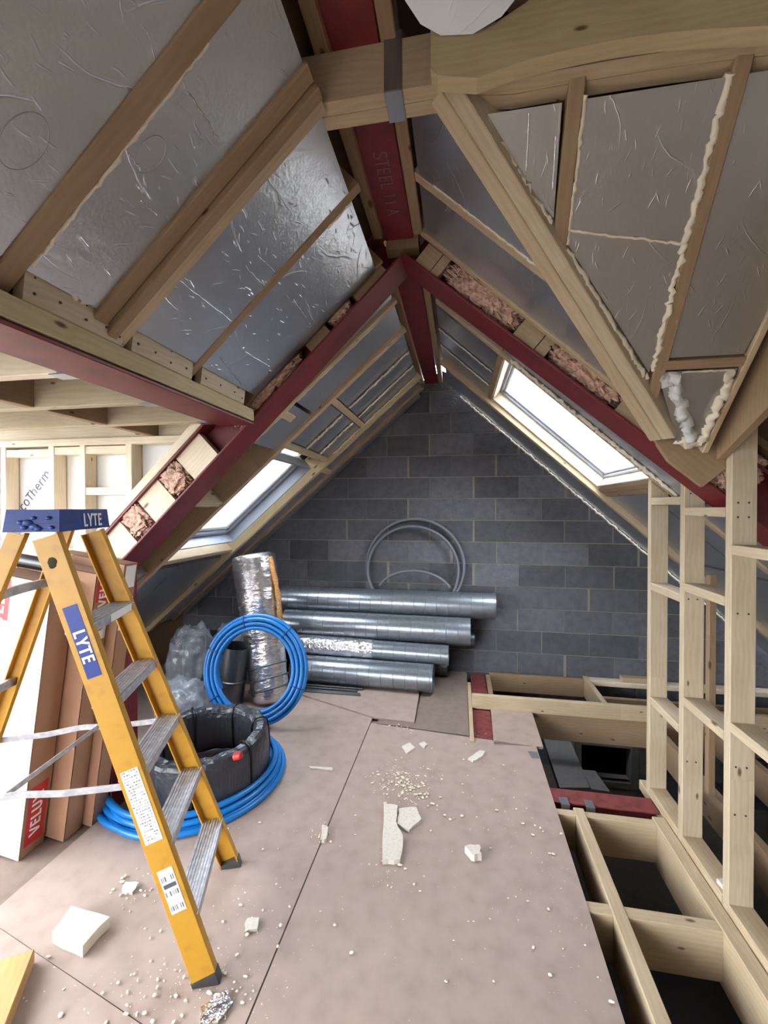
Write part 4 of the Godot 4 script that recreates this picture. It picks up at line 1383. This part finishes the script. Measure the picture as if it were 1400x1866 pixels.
func box_label(b: Array, face: Vector3, at: Vector2, size: Vector2, m: Material, text: String, text_m: Material, sideways: bool, called := "label") -> void:
	# at and size in metres on the face seen from outside; at is the label's middle
	var t: Transform3D = b[1]
	var h: Vector3 = b[2]
	var u := Vector3.UP.cross(face).normalized()
	var c := face * (absf(face.dot(h)) + 0.0012) + u * at.x + Vector3(0, at.y, 0)
	var st := mb()
	var du := u * size.x * 0.5
	var dv := Vector3.UP * size.y * 0.5
	quad(st, t * (c - du - dv), t * (c + du - dv), t * (c + du + dv), t * (c - du + dv), t.basis * face, Vector2(0, 1), Vector2(1, 1), Vector2(1, 0), Vector2(0, 0))
	var o := obj(called, st, m, b[0])
	if text != "":
		var right: Vector3 = t.basis * (Vector3.UP if sideways else u)
		var up: Vector3 = t.basis * (-u if sideways else Vector3.UP)
		var big := (size.x if sideways else size.y) * 0.55
		words("lettering", text, big, text_m, o, t * (c + face * 0.0008), right, up)

func build_boxes() -> void:
	var f := Vector3(1, 0, 0)
	var b1 := carton("big cardboard box with pale front standing behind the ladder's rear legs", Vector3(-2.355, 0.018, -1.785), Vector3(0.50, 1.37, 0.13), 0.0, -0.150, M.cardboard, M.cardboard_pale)
	box_label(b1, Vector3(0, 0, 1), Vector2(-0.03, 1.25), Vector2(0.11, 0.20), M.sticker_red, "VELUX", M.paper, true)
	box_label(b1, f, Vector2(0.0, 0.20), Vector2(0.095, 0.30), M.sticker_red, "VELUX", M.paper, true)
	var b2 := carton("middle cardboard box with white number labels behind the yellow ladder", Vector3(-2.235, 0.018, -1.91), Vector3(0.48, 1.40, 0.105), 0.0, -0.150, M.cardboard, M.cardboard)
	box_label(b2, f, Vector2(0.0, 1.13), Vector2(0.09, 0.17), M.paper, "67", M.print_dark, true)
	box_label(b2, f, Vector2(0.0, 1.32), Vector2(0.085, 0.14), M.sticker_red, "VELUX", M.paper, true)
	box_label(b2, f, Vector2(0.0, 0.86), Vector2(0.06, 0.11), M.paper, "", M.paper, true)
	var b3 := carton("rear cardboard box with red brand label leaning on the red column", Vector3(-2.145, 0.018, -2.012), Vector3(0.42, 1.43, 0.09), 0.0, -0.150, M.cardboard, M.cardboard)
	box_label(b3, f, Vector2(0.0, 1.36), Vector2(0.07, 0.12), M.paper, "", M.paper, true)
	box_label(b3, f, Vector2(0.0, 1.16), Vector2(0.08, 0.17), M.paper, "79", M.print_dark, true)
	box_label(b3, f, Vector2(0.0, 0.72), Vector2(0.07, 0.2), M.sticker_red, "VELUX", M.paper, true)
	var st := mb()
	tube(st, [Vector3(-2.50, 1.475, -1.80), Vector3(-1.97, 1.410, -1.80)], 0.034, 20)
	var tb := obj("black_tube", st, M.black_plastic)
	tag(tb, "short black plastic tube lying on top of the cardboard boxes", "tube")

func spiral_duct(a: Vector3, b: Vector3, r: float, label: String, m: Material) -> void:
	var d := (b - a)
	var length := d.length()
	var y := d.normalized()
	var x := y.cross(Vector3.UP).normalized()
	var frame := Transform3D(Basis(x, y, x.cross(y)), a)
	var prof := []
	var s := 0.0
	while s < length:
		prof.append(Vector2(r, s))
		if s + 0.115 < length:
			prof.append(Vector2(r, s + 0.105))
			prof.append(Vector2(r + 0.004, s + 0.107))
			prof.append(Vector2(r + 0.004, s + 0.110))
		s += 0.112
	prof.append(Vector2(r, length))
	var inner := []
	for p in prof:
		pass
	var rev := []
	# the sheet turns back inside at the open ends
	prof.append(Vector2(r - 0.003, length))
	prof.append(Vector2(r - 0.003, length - 0.4))
	var st := mb()
	rev.append(Vector2(r - 0.003, 0.4))
	rev.append(Vector2(r - 0.003, 0.0))
	rev.append(Vector2(r, 0.0))
	lathe(st, frame, rev + prof, 40)
	var o := thing("spiral_duct", a, label, "duct", "galvanised spiral ducts by the block wall")
	obj("pipe", st, m, o)

func build_ducts() -> void:
	var g: Material = M.galvanised
	spiral_duct(Vector3(-1.60, 0.130, -3.975), Vector3(-0.235, 0.130, -3.935), 0.125, "lowest front silver spiral duct on the floor of the pile", g)
	spiral_duct(Vector3(-1.62, 0.315, -4.115), Vector3(-0.10, 0.308, -4.06), 0.092, "slim silver duct partly wrapped in crinkled foil", g)
	spiral_duct(Vector3(-1.80, 0.500, -4.245), Vector3(0.105, 0.500, -4.205), 0.13, "second silver spiral duct from the top of the pile", g)
	spiral_duct(Vector3(-1.90, 0.717, -4.39), Vector3(0.35, 0.717, -4.37), 0.13, "topmost and longest silver spiral duct by the block wall", g)
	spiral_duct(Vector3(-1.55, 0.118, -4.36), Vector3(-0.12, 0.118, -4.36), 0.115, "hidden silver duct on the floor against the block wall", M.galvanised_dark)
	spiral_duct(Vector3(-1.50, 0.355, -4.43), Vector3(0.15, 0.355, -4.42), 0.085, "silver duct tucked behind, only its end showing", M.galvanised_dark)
	var sl := mb()
	tube(sl, [Vector3(-1.64, 0.315, -4.115), Vector3(-0.82, 0.3115, -4.086)], 0.098, 30, false, 0.02, 5.0)
	obj("foil_sleeve", sl, M.crinkle, get_node("spiral_duct_001")).set_meta("label", "crinkled foil sleeve")
	# tall foil roll leaning
	var bot := Vector3(-1.62, 0.0, -3.50)
	var top := Vector3(-1.86, 1.27, -3.64)
	var o := thing("insulation_roll", bot, "tall foil-wrapped insulation roll leaning behind the blue coil", "insulation roll")
	var y := (top - bot).normalized()
	var x := y.cross(Vector3(0, 0, 1)).normalized()
	var fr := Transform3D(Basis(x, y, x.cross(y)), bot)
	var st := mb()
	var len_r := bot.distance_to(top)
	var pf := [Vector2(0.0, 0.012), Vector2(0.13, 0.010), Vector2(0.155, 0.03)]
	for i in 14:
		pf.append(Vector2(0.165 + 0.035 * i / 13.0 + 0.004 * sin(i * 2.3), 0.06 + (len_r - 0.10) * i / 13.0))
	pf.append(Vector2(0.185, len_r - 0.01))
	pf.append(Vector2(0.15, len_r))
	pf.append(Vector2(0.13, len_r - 0.02))
	pf.append(Vector2(0.0, len_r - 0.03))
	lathe(st, fr, pf, 36, 0.85)
	obj("foil_facing", st, M.crinkle_soft, o)
	st = mb()
	var side := Vector3(1, 0, 0.25).normalized()
	var edge := []
	for i in 12:
		var t := 0.42 + 0.57 * i / 11.0
		edge.append(bot.lerp(top, t) + side * (0.188 + 0.035 * sin(PI * i / 11.0)))
	tube(st, edge, 0.022, 10, false, 0.5, 8.0)
	obj("wool_edge", st, M.wool_yellow, o)
	for t in [0.10, 0.17, 0.25]:
		st = mb()
		var ring := []
		for k in 30:
			var a := TAU * k / 30
			ring.append(fr * Vector3(cos(a) * 0.176, len_r * t + 0.012 * sin(a * 2.0), sin(a) * 0.176 * 0.85))
		tube(st, ring, 0.007, 6, true)
		obj("strap", st, M.galvanised_dark, o)
	# short duct pieces beside it
	st = mb()
	lathe(st, Transform3D(Basis(Vector3(0, 0, 1), -0.16), Vector3(-1.98, 0.01, -3.42)), [Vector2(0.115, 0.4), Vector2(0.115, 0.0), Vector2(0.120, 0.0), Vector2(0.120, 0.20), Vector2(0.124, 0.205), Vector2(0.124, 0.215), Vector2(0.116, 0.22), Vector2(0.114, 0.50), Vector2(0.110, 0.50), Vector2(0.110, 0.1)], 30)
	tag(obj("duct_piece", st, M.galvanised_dark), "short dull grey duct piece standing inside the blue coil's ring", "duct")
	for q in [[Vector3(-2.42, 0.30, -3.55), Vector3(0.20, 0.30, 0.18), "cloudy plastic bag slumped far back by the foil slope", 1.0], [Vector3(-2.16, 0.17, -3.05), Vector3(0.18, 0.17, 0.16), "clear plastic bag on the floor left of the blue coil", 6.0], [Vector3(-2.10, 0.42, -3.75), Vector3(0.20, 0.16, 0.12), "crumpled clear film piled behind the foil roll", 11.0]]:
		st = mb()
		lump(st, q[0], Basis(), q[1], 0.4, 22.0, 0.8, 40, 24, q[3])
		tag(obj("plastic_bag", st, M.film), q[2], "plastic bag", "plastic bags")
	# what is inside the bags: grey cartons and fittings
	st = mb()
	lathe(st, Transform3D(Basis(), Vector3(-2.40, 0.03, -3.56)), [Vector2(0.0, 0.0), Vector2(0.10, 0.0), Vector2(0.10, 0.46), Vector2(0.08, 0.5), Vector2(0.0, 0.5)], 24)
	tag(obj("vent_fitting", st, M.galvanised_dark), "grey cylinder fitting inside the cloudy plastic bag", "duct")
	st = mb()
	box(st, Vector3(-2.75, -0.02, -4.35), Vector3(-1.75, 0.34, -3.85), 0.01)
	tag(obj("dark_bale", st, M.black_wrap), "dark wrapped bale in the shadow behind the foil roll", "bale")
	# metal strips on the floor
	var strips := [["perforated galvanised channel lying on the floor by the ducts", -1.50, -0.92, -3.80, 0.040, 0.021], ["upper plain metal rail on the floor by the ducts", -1.48, -0.88, -3.845, 0.03, 0.02], ["nearest thin metal rod on the floor by the ducts", -1.46, -0.87, -3.72, 0.012, 0.012], ["second thin metal rod on the floor by the ducts", -1.47, -0.88, -3.745, 0.012, 0.012]]
	for s in strips:
		var so := thing("metal_strip", Vector3(s[1], 0.012, s[3]), s[0], "metal strip", "metal strips on the floor")
		st = mb()
		box(st, Vector3(s[1], 0.0125, s[3] - s[4] * 0.5), Vector3(s[2], 0.0125 + s[5], s[3] + s[4] * 0.5), 0.002)
		obj("rail", st, M.galvanised_dark, so)
		if s[4] > 0.035:
			for i in 16:
				st = mb()
				var xx: float = s[1] + 0.03 + i * 0.034
				box(st, Vector3(xx, 0.0335, s[3] - 0.006), Vector3(xx + 0.016, 0.0345, s[3] + 0.006), 0.0003)
				obj("slot", st, M.black_plastic, so)

func coil(called: String, label: String, group: String, frame: Transform3D, radii: Array, offs: Array, r: float, m: Material, ties: Array, tie_m: Material) -> Node3D:
	# one pipe wound in rings; each ring slips into the next
	var o := thing(called, frame.origin, label, "pipe coil", group)
	var st := mb()
	var path := []
	var n := radii.size()
	var seg := 64
	for k in n * seg + 1:
		var ring := k / seg
		var f := float(k % seg) / seg
		if ring >= n:
			ring = n - 1
			f = 1.0
		var nxt := mini(ring + 1, n - 1)
		var blend := clampf((f - 0.8) / 0.2, 0.0, 1.0)
		blend = blend * blend * (3.0 - 2.0 * blend)
		var rad: float = lerpf(radii[ring], radii[nxt], blend)
		var off: float = lerpf(offs[ring], offs[nxt], blend)
		var a := TAU * f + 2.6
		path.append(frame * Vector3(cos(a) * rad, off, sin(a) * rad))
	tube(st, path, r, 10)
	obj("pipe", st, m, o)
	for t in ties:
		st = mb()
		var rmin: float = radii.min() - r - 0.002
		var rmax: float = radii.max() + r + 0.002
		var omin: float = offs.min() - r - 0.002
		var omax: float = offs.max() + r + 0.002
		var loop := []
		for c in 20:
			var a2 := TAU * c / 20
			var rr := (rmin + rmax) * 0.5 + (rmax - rmin) * 0.5 * cos(a2)
			var oo := (omin + omax) * 0.5 + (omax - omin) * 0.5 * sin(a2)
			loop.append(frame * Vector3(cos(t) * rr, oo, sin(t) * rr))
		tube(st, loop, 0.004, 6, true)
		obj("tie", st, tie_m, o)
	return o

func build_coils() -> void:
	# upright blue coil leaning back on the roll
	var up := Vector3(0.06, 0.20, 1.0).normalized()
	var xa := Vector3(1, 0, 0)
	xa = (xa - up * xa.dot(up)).normalized()
	var fr := Transform3D(Basis(xa, up, xa.cross(up)), Vector3(-1.585, 0.425, -3.13))
	coil("blue_pipe_coil", "blue plastic pipe coil propped upright against the foil roll", "blue pipe coils", fr, [0.318, 0.352, 0.386, 0.412, 0.385, 0.350, 0.316], [-0.018, -0.017, -0.018, 0.0, 0.017, 0.018, 0.019], 0.0165, M.blue_pipe, [0.3, 1.4, 2.5, 3.5, 4.4, 5.4], M.blue_pipe_dark)
	# flat coil round the black roll
	var ff := Transform3D(Basis(), Vector3(-1.64, 0.0, -2.45))
	coil("blue_pipe_coil", "blue plastic pipe coil lying flat round the black wrapped roll", "blue pipe coils", ff, [0.51, 0.535, 0.475, 0.505, 0.455, 0.485], [0.018, 0.019, 0.018, 0.049, 0.050, 0.080], 0.0165, M.blue_pipe, [0.9, 2.9, 5.0], M.blue_pipe_dark)
	# black wrapped roll
	var o := thing("black_pipe_roll", Vector3(-1.55, 0, -2.42), "thick black pipe roll wrapped in shiny film inside the flat blue coil", "pipe roll")
	var st := mb()
	var rm := 0.325
	var hw := 0.050
	var hh := 0.15
	var nu := 56
	var nv := 18
	var grid := []
	var tilt := Basis(Vector3(1, 0, 0.4).normalized(), 0.03)
	for i in nu + 1:
		var a := TAU * (i % nu) / nu
		var row := []
		for j in nv + 1:
			var c := TAU * (j % nv) / nv
			var cx := signf(cos(c)) * pow(absf(cos(c)), 0.55)
			var cy := signf(sin(c)) * pow(absf(sin(c)), 0.55)
			var wob := 1.0 + 0.10 * fnl.get_noise_3d(cos(a) * 9.0, cy * 3.0, sin(a) * 9.0) + 0.06 * fnl.get_noise_3d(cos(a) * 30.0, cy * 8.0 + 40.0, sin(a) * 30.0)
			var rr := rm + cx * hw * wob
			row.append(Vector3(-1.55, 0.165, -2.42) + tilt * Vector3(cos(a) * rr, cy * hh * wob, sin(a) * rr))
		grid.append(row)
	for i in nu:
		for j in nv:
			var p0: Vector3 = grid[i][j]
			var p1: Vector3 = grid[i + 1][j]
			var p2: Vector3 = grid[i + 1][j + 1]
			var p3: Vector3 = grid[i][j + 1]
			var nn := (p1 - p0).cross(p3 - p0).normalized()
			var a := TAU * (i + 0.5) / nu
			var mid := Vector3(-1.55 + cos(a) * rm, 0.165, -2.42 + sin(a) * rm)
			if nn.dot((p0 + p2) * 0.5 - mid) < 0: nn = -nn
			quad(st, p0, p1, p2, p3, nn, Vector2(i * 0.04, j * 0.04), Vector2(i * 0.04 + 0.04, j * 0.04), Vector2(i * 0.04 + 0.04, j * 0.04 + 0.04), Vector2(i * 0.04, j * 0.04 + 0.04))
	obj("wrapped_ring", st, M.black_wrap, o)
	for k in 7:
		var a := TAU * k / 7 + 0.3
		st = mb()
		var loop := []
		for c in 22:
			var q := TAU * c / 22
			var cx := signf(cos(q)) * pow(absf(cos(q)), 0.55)
			var cy := signf(sin(q)) * pow(absf(sin(q)), 0.55)
			var rr := rm + cx * (hw + 0.006)
			loop.append(Vector3(-1.55, 0.165, -2.42) + tilt * Vector3(cos(a) * rr, cy * (hh + 0.008), sin(a) * rr))
		tube(st, loop, 0.006, 6, true)
		obj("strap", st, M.black_plastic, o)
	st = mb()
	lathe(st, Transform3D(Basis(Vector3(0, 0, 1), -1.3), Vector3(-1.24, 0.305, -2.20)), [Vector2(0, 0), Vector2(0.020, 0), Vector2(0.020, 0.04), Vector2(0.016, 0.045), Vector2(0, 0.045)], 18)
	obj("end_cap", st, M.sticker_red, o)
	# grey conduit rings against the wall
	var gu := Vector3(0.0, 0.06, 1.0).normalized()
	var gx := Vector3(1, 0, 0)
	var gf := Transform3D(Basis(gx, gu, gx.cross(gu)), Vector3(-0.465, 1.09, -4.46))
	var gc := thing("grey_conduit_coil", Vector3(-0.465, 0.84, -4.46), "loose grey conduit hoop leaning on the block wall above the ducts", "pipe coil")
	st = mb()
	for ring in [[0.51, 0.0, 0.0, 0.0], [0.475, -0.02, -0.045, 0.022]]:
		var path := []
		for k in 81:
			var a := -0.65 + (PI + 1.3) * k / 80.0
			path.append(gf * Vector3(cos(a) * ring[0] + ring[1], ring[3], -sin(a) * ring[0] * 0.96 - ring[2]))
		tube(st, path, 0.016, 10)
	var arc := []
	for k in 41:
		var a := 0.35 + (PI - 0.7) * k / 40.0
		arc.append(gf * Vector3(cos(a) * 0.39, 0.03, -sin(a) * 0.25 + 0.30))
	tube(st, arc, 0.014, 10)
	obj("pipe", st, M.grey_pipe, gc)

func chunk(called: String, label: String, outline: Array, h: float, m: Material, base := 0.0005) -> void:
	# a broken piece lying on the floor: outline (x, z) with a roughened top
	var st := mb()
	var pts := []
	for i in outline.size():
		var p: Array = outline[i]
		var q: Array = outline[(i + 1) % outline.size()]
		for k in 3:
			var t := k / 3.0
			var j := Vector2(rng.randf_range(-1, 1), rng.randf_range(-1, 1)) * 0.004
			pts.append(Vector3(lerpf(p[0], q[0], t) + j.x, base + h, lerpf(p[1], q[1], t) + j.y))
	slab(st, pts, Vector3.DOWN, h)
	tag(obj(called, st, m), label, "debris", "broken white pieces on the floor")

func build_debris() -> void:
	var pb: Material = M.plasterboard
	chunk("plaster_strip", "long broken white strip lying on the middle floor sheet", [[-0.421, -2.378], [-0.34, -2.37], [-0.335, -2.25], [-0.28, -2.16], [-0.275, -2.005], [-0.362, -1.99]], 0.022, pb)
	chunk("plaster_piece", "jagged white flake beside the long white strip", [[-0.33, -2.36], [-0.24, -2.39], [-0.20, -2.30], [-0.26, -2.21], [-0.325, -2.24]], 0.015, pb)
	chunk("insulation_block", "square cream insulation block by the ladder's left foot", [[-1.583, -1.504], [-1.393, -1.496], [-1.401, -1.376], [-1.561, -1.399]], 0.045, M.foam)
	chunk("plaster_piece", "small white square piece beyond the crumb heap", [[-0.40, -2.99], [-0.35, -3.04], [-0.305, -2.99], [-0.355, -2.91]], 0.012, pb)
	chunk("plaster_piece", "tiny white star-shaped piece farthest on the middle sheet", [[-0.28, -3.05], [-0.25, -3.08], [-0.225, -3.05], [-0.245, -3.0]], 0.01, pb)
	chunk("plaster_piece", "white oblong flake near the grey paper label", [[0.06, -2.92], [0.14, -3.03], [0.18, -3.02], [0.15, -2.95], [0.09, -2.89]], 0.014, pb)
	chunk("plaster_piece", "white corner chunk alone on the right of the middle sheet", [[0.03, -2.13], [0.10, -2.15], [0.105, -2.09], [0.06, -2.08]], 0.035, pb)
	chunk("plaster_piece", "thin white sliver on the sheet right of the coils", [[-0.97, -2.66], [-0.81, -2.67], [-0.81, -2.645], [-0.95, -2.635]], 0.008, pb)
	chunk("plaster_piece", "white splinter standing over the joint between sheets", [[-0.715, -2.16], [-0.68, -2.15], [-0.665, -2.07], [-0.69, -2.06]], 0.02, pb)
	chunk("foil_scrap", "crumpled shiny scrap at the ladder's near foot", [[-0.86, -1.30], [-0.80, -1.36], [-0.76, -1.33], [-0.78, -1.27], [-0.83, -1.255]], 0.012, M.crinkle)
	chunk("plaster_piece", "pale flake on the sheet between ladder feet and joint", [[-0.86, -1.62], [-0.81, -1.63], [-0.80, -1.58], [-0.84, -1.565]], 0.012, pb)
	chunk("plaster_piece", "pale crumbled flake left of the ladder's near stile", [[-1.48, -1.68], [-1.42, -1.69], [-1.41, -1.64], [-1.46, -1.63]], 0.014, pb)
	chunk("plaster_piece", "small white lump on the sole plate of the partition", [[1.12, -2.10], [1.15, -2.11], [1.155, -2.07], [1.125, -2.06]], 0.02, pb, 0.041)
	var st := mb()
	bar(st, Vector3(-1.60, 0.030, -1.30), Vector3(-1.42, 0.030, -1.02), 0.10, 0.05, Vector3.UP, 0.003)
	tag(obj("timber_offcut", st, M.pine_yellow), "yellowish timber offcut in the bottom left corner", "timber")
	# crumbs too many to count
	var piece := mb()
	lump(piece, Vector3.ZERO, Basis(), Vector3(0.0045, 0.0024, 0.0034), 0.8, 260.0, 0.8, 6, 4)
	var mm := MultiMesh.new()
	mm.transform_format = MultiMesh.TRANSFORM_3D
	mm.mesh = piece.commit()
	var spots := []
	var zones := [[-0.34, -2.62, 0.15, 0.14, 420], [-0.30, -2.48, 0.12, 0.08, 120], [-0.30, -2.0, 0.14, 0.10, 40], [-0.90, -1.36, 0.22, 0.10, 150], [-1.25, -1.25, 0.35, 0.12, 80], [-0.80, -1.55, 0.20, 0.25, 50], [-1.1, -1.6, 0.45, 0.25, 70], [-0.72, -2.1, 0.06, 0.06, 30], [-1.42, -1.68, 0.10, 0.08, 40], [0.2, -2.4, 0.35, 0.55, 110], [-0.1, -1.9, 0.6, 0.6, 90], [0.40, -2.0, 0.14, 0.6, 55], [-1.0, -2.3, 0.3, 0.6, 40], [-0.45, -3.24, 0.2, 0.05, 60], [0.15, -3.25, 0.08, 0.1, 20]]
	for z in zones:
		for i in z[4]:
			var px: float = z[0] + rng.randfn() * z[2] * 0.6
			var pz: float = z[1] + rng.randfn() * z[3] * 0.6
			if px > 0.53 or px < -1.9 or pz < -3.3 or pz > -0.9:
				continue
			var sc := 0.30 + pow(rng.randf(), 4.0) * 1.6
			var bs := Basis(Vector3.UP, rng.randf() * TAU).scaled(Vector3(sc * rng.randf_range(0.7, 1.8), sc, sc))
			spots.append(Transform3D(bs, Vector3(px, 0.001 + 0.003 * sc, pz)))
	mm.instance_count = spots.size()
	for i in spots.size():
		mm.set_instance_transform(i, spots[i])
	var mi := MultiMeshInstance3D.new()
	mi.name = "crumbs"
	mi.multimesh = mm
	mi.material_override = M.foam
	add_child(mi)
	tag(mi, "white crumbs and dust scattered over the floor sheets", "crumbs")
	mi.set_meta("kind", "stuff")
